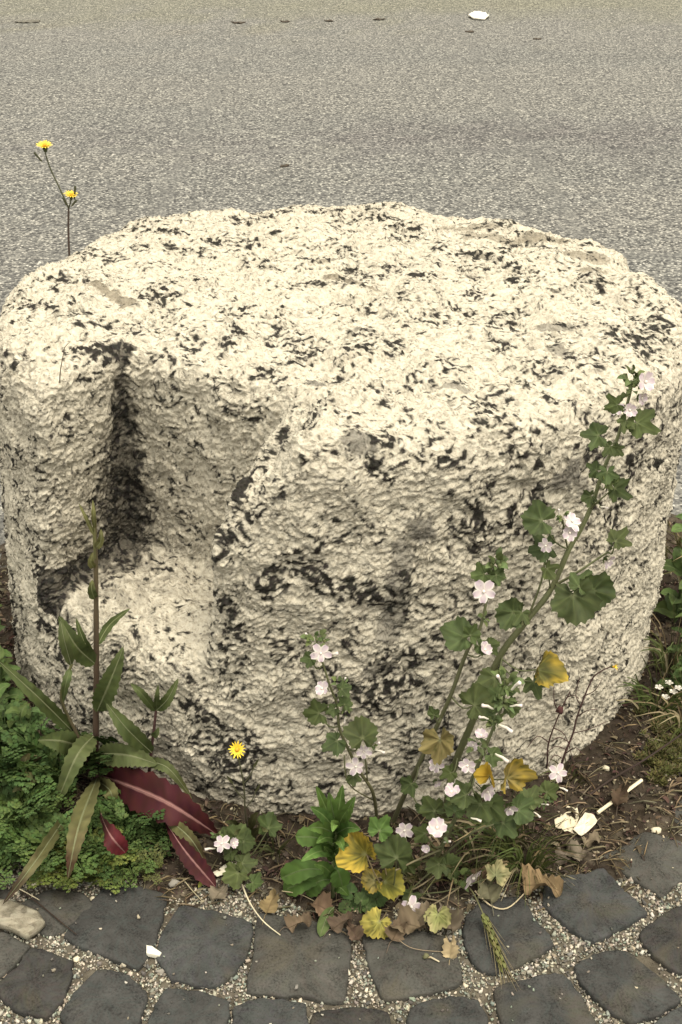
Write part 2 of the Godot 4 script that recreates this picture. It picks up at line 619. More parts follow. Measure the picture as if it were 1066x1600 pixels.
func table(pairs: Array) -> PackedFloat32Array:
	# pairs: degrees from the front, radius; one value each 2 degrees
	var out := PackedFloat32Array()
	out.resize(181)
	for k in 181:
		var a := k * 2.0 - 180.0
		for q in pairs.size() - 1:
			if a >= pairs[q][0] and a <= pairs[q + 1][0]:
				var f: float = (a - pairs[q][0]) / (pairs[q + 1][0] - pairs[q][0])
				f = f * f * (3.0 - 2.0 * f)
				out[k] = lerpf(pairs[q][1], pairs[q + 1][1], f)
	return out

func smax(a: float, b: float, k: float) -> float:
	var hh := maxf(k - absf(a - b), 0.0) / k
	return maxf(a, b) + hh * hh * k * 0.25

func smin(a: float, b: float, k: float) -> float:
	var hh := maxf(k - absf(a - b), 0.0) / k
	return minf(a, b) - hh * hh * k * 0.25

func drum_field(p: Vector3) -> float:
	# negative inside the stone
	var r := sqrt(p.x * p.x + p.z * p.z)
	var g := (atan2(p.x, p.z) / PI * 180.0 + 180.0) * 0.5
	var gi := mini(int(g), 179)
	var gf := g - gi
	var yt := clampf(p.y / DRUM_H, 0.0, 1.0)
	var rad := lerpf(lerpf(r_low[gi], r_low[gi + 1], gf), lerpf(r_top[gi], r_top[gi + 1], gf), yt)
	var f := smax(r - rad, p.y - DRUM_H - 0.014 * nz_big.get_noise_2d(p.x * 0.8, p.z * 0.8), 0.06)
	if p.x < 0.05 and p.z > 0.05:
		var lean := (p.y - 0.45) * 0.07
		var q := Vector2(p.x, p.z) - NOTCH_O - Vector2(lean, lean)
		var s := q.dot(NOTCH_A)
		var t := q.dot(NOTCH_B)
		# the broken shoulder on the right of the notch
		var sh := (p.y - (0.603 - 0.8 * t + 0.6 * maxf(-t, 0.0) + 1.7 * maxf(s - 0.315, 0.0) + 2.5 * maxf(0.2 - s, 0.0))) * 0.7
		f = smax(f, sh, 0.05)
		var nd := smin(smin(s, 0.277 - s, 0.02), t, 0.022)
		var floor_y := 0.282 - 0.25 * maxf(t - 0.1, 0.0)
		nd = smin(nd, p.y - floor_y, 0.026)
		f = smax(f, nd, 0.034)
	return f

var marks := []
var mark_cells := {}

func mark(p0: Vector3, p1: Vector3, r: float, dent: float, kind: int, strength: float):
	marks.append([p0, p1, r, dent, kind, strength])
	var lo := Vector3(minf(p0.x, p1.x), minf(p0.y, p1.y), minf(p0.z, p1.z)) - Vector3.ONE * r * 2.2
	var hi := Vector3(maxf(p0.x, p1.x), maxf(p0.y, p1.y), maxf(p0.z, p1.z)) + Vector3.ONE * r * 2.2
	for i in range(floori(lo.x / 0.06), floori(hi.x / 0.06) + 1):
		for j in range(floori(lo.y / 0.06), floori(hi.y / 0.06) + 1):
			for k in range(floori(lo.z / 0.06), floori(hi.z / 0.06) + 1):
				var key := Vector3i(i, j, k)
				if not mark_cells.has(key):
					mark_cells[key] = []
				mark_cells[key].append(marks.size() - 1)

func add_marks():
	# kind 0: grey lichen crust, 1: black lichen, 2: brown grey crust; dark of pits and recesses painted in too. Each: end, end, radius, hollow depth, kind, cover
	for a in [
		[Vector3(0.018, 0.607, 0.499), Vector3(0.033, 0.606, 0.512), 0.022, 0.001, 0, 0.9], [Vector3(0.097, 0.491, 0.504), Vector3(0.099, 0.482, 0.503), 0.02, 0.002, 0, 0.95],
		[Vector3(0.276, 0.520, 0.433), Vector3(0.291, 0.528, 0.422), 0.02, 0.003, 0, 0.9], [Vector3(0.293, 0.529, 0.421), Vector3(0.309, 0.492, 0.409), 0.016, 0.002, 0, 0.7],
		[Vector3(0.077, 0.464, 0.507), Vector3(0.069, 0.413, 0.508), 0.016, 0.003, 0, 0.8], [Vector3(0.073, 0.389, 0.508), Vector3(0.062, 0.335, 0.509), 0.018, 0.002, 0, 0.8],
		[Vector3(0.056, 0.285, 0.510), Vector3(0.040, 0.271, 0.511), 0.014, 0.002, 0, 0.7], [Vector3(0.086, 0.435, 0.506), Vector3(0.080, 0.417, 0.507), 0.012, 0.003, 1, 0.7],
		[Vector3(0.129, 0.538, 0.497), Vector3(0.129, 0.534, 0.497), 0.009, 0.008, 1, 1.0], [Vector3(0.152, 0.553, 0.490), Vector3(0.152, 0.552, 0.490), 0.0045, 0.003, 1, 1.0],
		[Vector3(-0.479, 0.607, 0.055), Vector3(-0.471, 0.607, 0.069), 0.009, 0.006, 1, 1.0], [Vector3(-0.459, 0.607, 0.088), Vector3(-0.458, 0.607, 0.091), 0.005, 0.003, 1, 1.0],
		[Vector3(-0.466, 0.543, 0.214), Vector3(-0.468, 0.535, 0.210), 0.011, 0.007, 0, 1.0], [Vector3(-0.388, 0.607, -0.048), Vector3(-0.325, 0.607, 0.035), 0.017, 0.003, 2, 0.85],
		[Vector3(-0.434, 0.607, 0.083), Vector3(-0.428, 0.607, 0.083), 0.01, 0.001, 0, 0.5], [Vector3(0.427, 0.607, 0.170), Vector3(0.424, 0.607, 0.204), 0.016, 0.004, 1, 0.85],
		[Vector3(-0.034, 0.607, 0.336), Vector3(-0.029, 0.607, 0.336), 0.014, 0.002, 0, 0.95], [Vector3(-0.019, 0.607, -0.105), Vector3(-0.008, 0.607, -0.102), 0.012, 0.004, 2, 0.9],
		[Vector3(-0.003, 0.607, -0.089), Vector3(0.057, 0.607, -0.033), 0.004, 0.004, 2, 0.8], [Vector3(-0.046, 0.607, -0.172), Vector3(-0.014, 0.607, -0.172), 0.004, 0.003, 2, 0.7],
		[Vector3(0.296, 0.607, 0.126), Vector3(0.328, 0.607, 0.131), 0.014, 0.001, 0, 0.7], [Vector3(0.300, 0.607, 0.212), Vector3(0.308, 0.607, 0.228), 0.012, 0.001, 0, 0.7],
		[Vector3(0.195, 0.607, -0.397), Vector3(0.275, 0.607, -0.381), 0.02, 0.001, 2, 0.7], [Vector3(0.235, 0.607, -0.317), Vector3(0.300, 0.607, -0.294), 0.022, 0.001, 2, 0.65],
		[Vector3(0.337, 0.607, -0.317), Vector3(0.381, 0.607, -0.310), 0.024, 0.001, 2, 0.75], [Vector3(0.399, 0.607, -0.214), Vector3(0.429, 0.607, -0.199), 0.022, 0.001, 2, 0.75],
		[Vector3(0.406, 0.607, -0.131), Vector3(0.431, 0.607, -0.125), 0.018, 0.001, 2, 0.75], [Vector3(0.225, 0.607, -0.214), Vector3(0.246, 0.607, -0.203), 0.012, 0.001, 2, 0.7],
		[Vector3(0.079, 0.607, -0.426), Vector3(0.124, 0.607, -0.385), 0.022, 0.001, 1, 0.55], [Vector3(-0.318, 0.607, -0.345), Vector3(-0.282, 0.607, -0.325), 0.012, 0.003, 1, 0.8],
		[Vector3(-0.258, 0.850, 0.443), Vector3(-0.251, 0.843, 0.447), 0.012, 0.003, 1, 0.8], [Vector3(-0.420, 0.607, -0.268), Vector3(-0.394, 0.607, -0.242), 0.012, 0.002, 1, 0.65],
		[Vector3(-0.180, 0.607, -0.257), Vector3(-0.148, 0.607, -0.279), 0.02, 0.001, 1, 0.45], [Vector3(-0.210, 0.607, -0.214), Vector3(-0.187, 0.607, -0.199), 0.014, 0.001, 1, 0.4],
		[Vector3(0.276, 0.607, -0.095), Vector3(0.286, 0.607, -0.079), 0.012, 0.003, 1, 0.7], [Vector3(0.323, 0.607, 0.247), Vector3(0.337, 0.607, 0.315), 0.02, 0.001, 1, 0.3],
		[Vector3(0.264, 0.607, 0.378), Vector3(0.269, 0.607, 0.388), 0.009, 0.003, 1, 0.9], [Vector3(0.309, 0.607, 0.330), Vector3(0.313, 0.607, 0.330), 0.006, 0.002, 1, 0.9],
		[Vector3(0.330, 0.541, 0.393), Vector3(0.341, 0.533, 0.384), 0.01, 0.003, 1, 0.8], [Vector3(0.376, 0.576, 0.349), Vector3(0.390, 0.560, 0.334), 0.012, 0.001, 0, 0.8],
		[Vector3(0.374, 0.516, 0.351), Vector3(0.402, 0.553, 0.318), 0.02, 0.002, 1, 0.5], [Vector3(0.361, 0.450, 0.364), Vector3(0.391, 0.511, 0.332), 0.03, 0.001, 1, 0.42],
		[Vector3(0.151, 0.468, 0.490), Vector3(0.193, 0.464, 0.475), 0.026, 0.003, 1, 0.62], [Vector3(0.217, 0.486, 0.465), Vector3(0.251, 0.500, 0.448), 0.024, 0.002, 1, 0.5],
		[Vector3(0.010, 0.401, 0.513), Vector3(0.055, 0.395, 0.510), 0.024, 0.002, 1, 0.5], [Vector3(-0.027, 0.415, 0.512), Vector3(-0.011, 0.406, 0.513), 0.02, 0.002, 1, 0.6],
		[Vector3(0.044, 0.582, 0.511), Vector3(0.052, 0.564, 0.510), 0.018, 0.001, 1, 0.45], [Vector3(0.105, 0.595, 0.502), Vector3(0.145, 0.577, 0.492), 0.016, 0.001, 1, 0.4],
		[Vector3(-0.197, 0.177, 0.474), Vector3(-0.167, 0.142, 0.485), 0.026, 0.002, 1, 0.62], [Vector3(-0.173, 0.117, 0.483), Vector3(-0.138, 0.075, 0.494), 0.028, 0.002, 1, 0.62],
		[Vector3(-0.130, 0.162, 0.496), Vector3(-0.118, 0.137, 0.499), 0.016, 0.002, 1, 0.6], [Vector3(-0.185, 0.055, 0.478), Vector3(-0.102, 0.053, 0.503), 0.02, 0.001, 1, 0.55],
		[Vector3(-0.070, 0.040, 0.508), Vector3(-0.058, -0.000, 0.510), 0.026, 0.002, 1, 0.5], [Vector3(-0.152, 0.367, 0.490), Vector3(-0.137, 0.330, 0.494), 0.014, 0.003, 1, 0.6],
		[Vector3(-0.109, 0.399, 0.501), Vector3(-0.075, 0.417, 0.507), 0.02, 0.004, 1, 0.65], [Vector3(-0.058, 0.456, 0.510), Vector3(-0.047, 0.429, 0.511), 0.016, 0.003, 1, 0.6],
		[Vector3(0.059, 0.117, 0.510), Vector3(0.096, 0.083, 0.504), 0.004, 0.004, 1, 0.9], [Vector3(0.046, 0.124, 0.511), Vector3(0.059, 0.115, 0.510), 0.006, 0.003, 1, 0.8],
		[Vector3(-0.419, 0.494, 0.296), Vector3(-0.413, 0.483, 0.304), 0.01, 0.006, 1, 0.9], [Vector3(-0.485, 0.332, 0.166), Vector3(-0.464, 0.317, 0.219), 0.02, 0.002, 1, 0.55],
		[Vector3(-0.523, 0.202, 0.162), Vector3(-0.522, 0.128, 0.161), 0.022, 0.001, 1, 0.45], [Vector3(0.025, 0.607, 0.149), Vector3(0.039, 0.607, 0.154), 0.008, 0.001, 0, 0.7],
		[Vector3(0.139, 0.607, 0.347), Vector3(0.159, 0.607, 0.362), 0.008, 0.001, 0, 0.7], [Vector3(-0.040, 0.599, 0.511), Vector3(-0.048, 0.582, 0.511), 0.008, 0.005, 1, 0.8],
		[Vector3(-0.118, 0.54, 0.425), Vector3(-0.132, 0.5, 0.462), 0.014, 0.007, 1, 0.55],
		[Vector3(-0.15, 0.46, 0.48), Vector3(-0.153, 0.43, 0.49), 0.014, 0.006, 1, 0.6],
		[Vector3(-0.13, 0.47, 0.487), Vector3(-0.12, 0.5, 0.47), 0.012, 0.008, 1, 0.5],
		[Vector3(-0.09, 0.585, 0.4), Vector3(-0.07, 0.57, 0.44), 0.016, 0.008, 1, 0.6],
	]:
		mark(a[0], a[1], a[2], a[3], a[4], a[5])

func build_drum():
	r_top = table([[-180, 0.572], [-173, 0.59], [-168, 0.575], [-150, 0.58], [-139, 0.6], [-120, 0.545], [-98, 0.545], [-85, 0.53], [-60, 0.52], [-20, 0.518], [0, 0.52], [30, 0.522], [60, 0.53], [90, 0.54], [104, 0.528], [112, 0.54], [121, 0.58], [130, 0.56], [141, 0.572], [158, 0.565], [168, 0.6], [180, 0.572]])
	r_low = table([[-180, 0.54], [-120, 0.55], [-90, 0.565], [-60, 0.555], [-40, 0.53], [-15, 0.515], [15, 0.515], [45, 0.518], [90, 0.53], [140, 0.54], [180, 0.54]])
	add_marks()
	var H := 0.0066
	var org := Vector3(-0.66, -0.03, -0.68)
	var nx := 196
	var ny := 104
	var nzc := 192
	var F := PackedFloat32Array()
	F.resize(nx * ny * nzc)
	F.fill(1000.0)
	var sx := 1
	var sy := nx
	var sz := nx * ny
	var cells := PackedInt32Array()
	# coarse blocks near the surface only
	var B := 4
	for bz in nzc / B:
		for by in ny / B:
			for bx in nx / B:
				var mid := org + Vector3(bx + 0.5, by + 0.5, bz + 0.5) * (B * H)
				if absf(drum_field(mid)) > B * H * 0.95:
					continue
				for z in B:
					for y in B:
						for x in B:
							cells.append((bx * B + x) + (by * B + y) * sy + (bz * B + z) * sz)
	var ofs := [0, sx, sy, sx + sy, sz, sx + sz, sy + sz, sx + sy + sz]
	for c in cells:
		if F[c] > 999.0:
			F[c] = drum_field(org + Vector3(c % nx, (c / nx) % ny, c / sz) * H)
	var V := PackedVector3Array()
	var vid := {}
	for c in cells:
		var cx := c % nx
		var cy := (c / nx) % ny
		var cz := c / sz
		if cx >= nx - 1 or cy >= ny - 1 or cz >= nzc - 1:
			continue
		var neg := 0
		for o in ofs:
			var q: int = c + o
			if F[q] > 999.0:
				F[q] = drum_field(org + Vector3(q % nx, (q / nx) % ny, q / sz) * H)
			if F[q] < 0.0:
				neg += 1
		if neg == 0 or neg == 8:
			continue
		var sum := Vector3.ZERO
		var cnt := 0
		for e in EDGES:
			var fa: float = F[c + ofs[e[0]]]
			var fb: float = F[c + ofs[e[1]]]
			if (fa < 0.0) != (fb < 0.0):
				var t := fa / (fa - fb)
				var pa := Vector3(e[0] & 1, (e[0] >> 1) & 1, (e[0] >> 2) & 1)
				var pb := Vector3(e[1] & 1, (e[1] >> 1) & 1, (e[1] >> 2) & 1)
				sum += pa.lerp(pb, t)
				cnt += 1
		vid[c] = V.size()
		V.append(org + (Vector3(cx, cy, cz) + sum / cnt) * H)
	var Q := PackedInt32Array()
	for c in vid:
		var fa: float = F[c]
		# x edge, y edge, z edge starting at this corner
		if (fa < 0.0) != (F[c + sx] < 0.0) and vid.has(c - sy) and vid.has(c - sz) and vid.has(c - sy - sz):
			add_quad(Q, vid[c], vid[c - sy], vid[c - sy - sz], vid[c - sz], fa < 0.0)
		if (fa < 0.0) != (F[c + sy] < 0.0) and vid.has(c - sx) and vid.has(c - sz) and vid.has(c - sx - sz):
			add_quad(Q, vid[c], vid[c - sz], vid[c - sx - sz], vid[c - sx], fa < 0.0)
		if (fa < 0.0) != (F[c + sz] < 0.0) and vid.has(c - sx) and vid.has(c - sy) and vid.has(c - sx - sy):
			add_quad(Q, vid[c], vid[c - sx], vid[c - sx - sy], vid[c - sy], fa < 0.0)
	# smooth normals of the plain shape
	var N := PackedVector3Array()
	N.resize(V.size())
	for k in range(0, Q.size(), 4):
		var nrm := (V[Q[k + 3]] - V[Q[k + 1]]).cross(V[Q[k + 2]] - V[Q[k]])
		for j in 4:
			N[Q[k + j]] += nrm
	for k in N.size():
		N[k] = N[k].normalized()
	# split every face in nine
	var P := V.duplicate()
	var PN := N.duplicate()
	var edge := {}
	var I := PackedInt32Array()
	var nv := V.size()
	for k in range(0, Q.size(), 4):
		var g := []
		g.resize(16)
		var co := [Q[k], Q[k + 1], Q[k + 2], Q[k + 3]]
		g[0] = co[0]; g[3] = co[1]; g[15] = co[2]; g[12] = co[3]
		for e in [[0, 1, 1, 2], [1, 2, 7, 11], [3, 2, 13, 14], [0, 3, 4, 8]]:
			var a: int = co[e[0]]
			var b: int = co[e[1]]
			var lo := mini(a, b)
			var hi := maxi(a, b)
			var key := lo * nv + hi
			if not edge.has(key):
				edge[key] = P.size()
				P.append(V[lo].lerp(V[hi], 1.0 / 3.0)); PN.append(N[lo].lerp(N[hi], 1.0 / 3.0))
				P.append(V[lo].lerp(V[hi], 2.0 / 3.0)); PN.append(N[lo].lerp(N[hi], 2.0 / 3.0))
			var st: int = edge[key]
			g[e[2]] = st if a == lo else st + 1
			g[e[3]] = st + 1 if a == lo else st
		for j in [[5, 1.0, 1.0], [6, 2.0, 1.0], [9, 1.0, 2.0], [10, 2.0, 2.0]]:
			var u: float = j[1] / 3.0
			var w: float = j[2] / 3.0
			g[j[0]] = P.size()
			P.append(V[co[0]].lerp(V[co[1]], u).lerp(V[co[3]].lerp(V[co[2]], u), w))
			PN.append(N[co[0]].lerp(N[co[1]], u).lerp(N[co[3]].lerp(N[co[2]], u), w))
		for y in 3:
			for x in 3:
				var a: int = g[y * 4 + x]
				var b: int = g[y * 4 + x + 1]
				var d: int = g[y * 4 + x + 5]
				var e: int = g[y * 4 + x + 4]
				I.append(a); I.append(b); I.append(d)
				I.append(a); I.append(d); I.append(e)
	# weathering: relief along the normal, and the stone's own colours plus painted notch shade
	var C := PackedColorArray()
	C.resize(P.size())
	var warp := noise(101, 16.0, 2)
	var lump1 := noise(102, 11.0, 2)
	var lump2 := noise(103, 58.0, 3)
	var grain := noise(104, 170.0, 2)
	var cell := cell_noise(105, 72.0, FastNoiseLite.RETURN_DISTANCE2_SUB)
	var fleck := noise(106, 66.0, 3)
	var fleck2 := noise(107, 20.0, 3)
	var zone := noise(108, 5.0, 2)
	var line := noise(110, 46.0, 2)
	var vein := noise(109, 40.0, 2)
	for k in P.size():
		var p := P[k]
		var n := PN[k].normalized()
		var side := 1.0 - clampf((n.y - 0.35) / 0.4, 0.0, 1.0)
		var w := Vector3(warp.get_noise_3dv(p), warp.get_noise_3d(p.x + 3.0, p.y, p.z), warp.get_noise_3d(p.x, p.y + 3.0, p.z)) * 0.012
		var pw := p + w
		# pieces lie in flat scales: stretched along the bedding, which is level
		var ps := Vector3(pw.x, pw.y * 1.5, pw.z)
		var ce: float = cell.get_noise_3dv(ps) + 1.0
		var crack := 1.0 - clampf(ce * 4.2, 0.0, 1.0)
		var l2 := lump2.get_noise_3dv(ps)
		var rough := 0.55 + 0.45 * side
		var d := 0.008 * lump1.get_noise_3dv(pw) + rough * (0.0038 * l2 - 0.0032 * crack * clampf(0.5 + 1.5 * zone.get_noise_3dv(p * 2.0), 0.0, 1.0)) + 0.0013 * grain.get_noise_3dv(p)
		# narrow fissures
		var ve := absf(vein.get_noise_3dv(ps))
		d -= 0.0028 * rough * clampf(1.0 - ve * 9.0, 0.0, 1.0) * clampf(0.4 + 2.0 * zone.get_noise_3d(p.x + 9.0, p.y, p.z), 0.0, 1.0)
		var col := Color(0.465, 0.44, 0.377)
		var tone := lump2.get_noise_3dv(p * 0.8 + Vector3(5, 0, 0))
		col = col * (1.0 + 0.13 * tone + 0.1 * grain.get_noise_3dv(p * 0.7))
		# grey weathered skin in patches
		var skin := clampf(fleck2.get_noise_3dv(ps * 1.3 + Vector3(0, 7, 0)) * 4.0 - 1.3, 0.0, 1.0)
		col = col.lerp(Color(0.3, 0.285, 0.245), 0.55 * skin)
		# black lichen flecks, denser on the flanks and the right of the top
		var cover := 0.0
		var fl := fleck.get_noise_3dv(ps + w * 0.6) * 0.85 + fleck2.get_noise_3dv(ps) * 0.42
		if side > 0.3:
			cover = 0.35 + 0.42 * zone.get_noise_3dv(p * 1.9) - 0.15 * clampf((p.x - 0.12) * 5.0, 0.0, 1.0) * clampf((0.42 - p.y) * 5.0, 0.0, 1.0)
		else:
			cover = -0.08 + 0.32 * zone.get_noise_3dv(p * 1.9) + 0.26 * clampf(p.x * 2.2 - 0.1, -0.35, 1.0)
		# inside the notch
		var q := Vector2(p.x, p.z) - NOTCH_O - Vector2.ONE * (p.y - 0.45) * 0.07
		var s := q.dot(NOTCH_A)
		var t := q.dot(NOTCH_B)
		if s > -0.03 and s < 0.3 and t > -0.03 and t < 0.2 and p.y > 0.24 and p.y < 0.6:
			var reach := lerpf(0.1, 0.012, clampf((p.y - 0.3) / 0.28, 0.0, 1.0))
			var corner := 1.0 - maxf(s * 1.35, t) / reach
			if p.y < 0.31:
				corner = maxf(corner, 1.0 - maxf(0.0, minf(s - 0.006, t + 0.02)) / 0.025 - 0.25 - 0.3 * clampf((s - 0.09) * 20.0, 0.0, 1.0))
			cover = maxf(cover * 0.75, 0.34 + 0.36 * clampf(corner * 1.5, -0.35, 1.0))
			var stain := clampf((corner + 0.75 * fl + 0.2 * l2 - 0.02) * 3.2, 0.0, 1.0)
			var grime_shade := clampf(0.62 + 1.6 * fleck2.get_noise_3dv(p * 1.7) + 0.5 * corner, 0.0, 1.0)  # grime, and shade of the walled-in notch painted into the colour
			col = col.lerp(Color(0.25, 0.235, 0.2), 0.72 * grime_shade)
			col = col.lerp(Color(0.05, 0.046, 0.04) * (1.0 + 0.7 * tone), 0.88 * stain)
		var key := Vector3i(floori(p.x / 0.06), floori(p.y / 0.06), floori(p.z / 0.06))
		if mark_cells.has(key):
			for mi in mark_cells[key]:
				var m: Array = marks[mi]
				var ab: Vector3 = m[1] - m[0]
				var along := clampf((p - m[0]).dot(ab) / maxf(ab.length_squared(), 1e-9), 0.0, 1.0)
				var dist: float = (p - m[0] - ab * along).length() / m[2]
				if dist > 2.0:
					continue
				d -= m[3] * exp(-dist * dist * 1.6)
				var rag := dist + 0.55 * fl + 0.35 * l2
				if m[4] == 1:
					cover = maxf(cover, lerpf(cover, 0.3 + 0.6 * m[5], clampf((1.25 - dist) * 2.0, 0.0, 1.0)))
				elif rag < 1.0:
					var crust := Color(0.17, 0.162, 0.145) if m[4] == 0 else Color(0.2, 0.178, 0.14)
					col = col.lerp(crust * (1.0 + 0.5 * l2), m[5] * clampf((1.0 - rag) * 5.0, 0.0, 1.0))
		col = col.lerp(Color(0.2, 0.188, 0.16), 0.5 * clampf((fl * 1.15 + cover - 0.47) * 6.0, 0.0, 1.0))
		# hair-thin dark lines, broken up
		var hl := clampf(1.0 - absf(line.get_noise_3dv(ps * 1.25 + w)) * 10.0, 0.0, 1.0) * clampf((fleck2.get_noise_3d(ps.x * 1.4, ps.y * 1.4 + 4.0, ps.z * 1.4) + 0.2) * 4.0, 0.0, 1.0)
		col = col.lerp(Color(0.09, 0.082, 0.07), 0.85 * hl)
		var lich := clampf((fl * 1.15 + cover - 0.62) * 9.0, 0.0, 1.0)
		col = col.lerp(Color(0.022, 0.021, 0.02) * (1.0 + 0.8 * grain.get_noise_3dv(p)), lich * 0.97)
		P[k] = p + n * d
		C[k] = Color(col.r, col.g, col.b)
	var NN := PackedVector3Array()
	NN.resize(P.size())
	for k in range(0, I.size(), 3):
		var a := I[k]
		var b := I[k + 1]
		var e := I[k + 2]
		var f := (P[e] - P[a]).cross(P[b] - P[a])
		NN[a] += f
		NN[b] += f
		NN[e] += f
	for k in NN.size():
		NN[k] = NN[k].normalized()
	var arr := []
	arr.resize(Mesh.ARRAY_MAX)
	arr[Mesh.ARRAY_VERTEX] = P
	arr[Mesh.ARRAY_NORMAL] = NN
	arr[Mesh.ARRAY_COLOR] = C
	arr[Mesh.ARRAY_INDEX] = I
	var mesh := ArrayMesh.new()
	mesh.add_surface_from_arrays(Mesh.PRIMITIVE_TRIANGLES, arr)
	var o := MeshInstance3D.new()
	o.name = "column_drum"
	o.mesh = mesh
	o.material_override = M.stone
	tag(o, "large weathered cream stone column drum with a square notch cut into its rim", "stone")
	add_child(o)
	print("drum vertices ", P.size(), " triangles ", I.size() / 3)

const EDGES := [[0, 1], [2, 3], [4, 5], [6, 7], [0, 2], [1, 3], [4, 6], [5, 7], [0, 4], [1, 5], [2, 6], [3, 7]]

func add_quad(Q: PackedInt32Array, a: int, b: int, c: int, d: int, flip: bool):
	if flip:
		Q.append_array(PackedInt32Array([a, b, c, d]))
	else:
		Q.append_array(PackedInt32Array([a, d, c, b]))

# ==================================================================== plant pieces
const GREEN := Color(0.05, 0.075, 0.024)
const MALLOW := Color(0.042, 0.057, 0.021)
const BRIGHT := Color(0.06, 0.105, 0.026)
const MAROON := Color(0.044, 0.011, 0.013)
const OLIVE := Color(0.085, 0.085, 0.036)
const YELLOW := Color(0.27, 0.195, 0.03)
const STRAW := Color(0.32, 0.26, 0.16)

# A blade leaf along pts. o: w half width, c colour, tip colour, teeth, fold, wave, shape (0 lance, 1 egg, 2 widest near the tip, 3 strap), n, curl
func blade(mb: MB, pts: Array, up: Vector3, o: Dictionary) -> PackedVector3Array:
	var n: int = o.get("n", 12)
	var w0: float = o.w
	var c: Color = o.c
	var tip: Color = o.get("tip", c)
	var rib: Color = o.get("rib", c.lerp(Color(0.2, 0.22, 0.12), 0.25))
	var teeth: float = o.get("teeth", 0.0)
	var fold: float = o.get("fold", 0.25)
	var wave: float = o.get("wave", 0.12)
	var shape: int = o.get("shape", 0)
	var path := curve(pts, n)
	var xs := [-1.0, -0.58, -0.13, 0.0, 0.13, 0.58, 1.0]
	if o.get("thin", false):
		xs = [-1.0, 0.0, 1.0]
	var ph := rng.randf() * TAU
	var rows := []
	for k in n + 1:
		var t := float(k) / n
		var tan := (path[mini(k + 1, n)] - path[maxi(k - 1, 0)]).normalized()
		var side := tan.cross(up).normalized()
		var nr := side.cross(tan).normalized()
		var prof := 0.0
		match shape:
			0: prof = pow(sin(PI * pow(t, 0.8)), 0.85) * (1.0 - 0.25 * t) + 0.05 * (1.0 - t)
			1: prof = pow(sin(PI * pow(t, 0.62)), 0.9) + 0.04 * (1.0 - t)
			2: prof = pow(sin(PI * pow(t, 1.7)), 0.8) + 0.07 * (1.0 - t)
			3: prof = (1.0 - pow(t, 2.2)) * (0.5 + 0.5 * minf(1.0, t * 5.0))
		var w := w0 * prof
		if teeth > 0.0 and k > 0 and k < n:
			w *= 1.0 + teeth * (1.0 if k % 2 == 0 else -0.6) * rng.randf_range(0.5, 1.2)
		var row := []
		for x in xs:
			var ax := absf(x)
			var p: Vector3 = path[k] + side * (x * w) + nr * (fold * ax * w + wave * w0 * ax * sin(t * 9.0 + ph + x * 1.3))
			var f := 1.0 + 0.5 * nz_fine.get_noise_3dv(p) + 0.4 * nz_mid.get_noise_3dv(p)
			var tm := clampf((t - 0.45) * 1.6 + 0.5 * nz_mid.get_noise_3dv(p * 1.5), 0, 1)
			var cc := c.lerp(tip, tm) * f
			if ax < 0.05 and not o.get("thin", false):
				cc = rib
			row.append(mb.add(p, Color(cc.r, cc.g, cc.b)))
		rows.append(row)
	for k in n:
		for x in xs.size() - 1:
			mb.quad(rows[k][x], rows[k][x + 1], rows[k + 1][x + 1], rows[k + 1][x])
	return path

func leaf(parent: Node3D, pts: Array, up: Vector3, o: Dictionary, called: String = "leaf", label: String = "") -> MeshInstance3D:
	var mb := MB.new()
	var path := blade(mb, pts, up, o)
	var l := part(parent, called, mb, M.leaf, label)
	if o.get("midrib", false):
		var m2 := MB.new()
		var pp := PackedVector3Array()
		for k in path.size() - 1:
			pp.append(path[k] + up.normalized() * 0.0004)
		var rc: Color = o.get("rib", Color(0.2, 0.22, 0.12))
		tube(m2, pp, 0.0008, 0.0003, rc * 0.75, rc * 0.6, 5)
		part(l, "midrib", m2, M.stem)
	return l

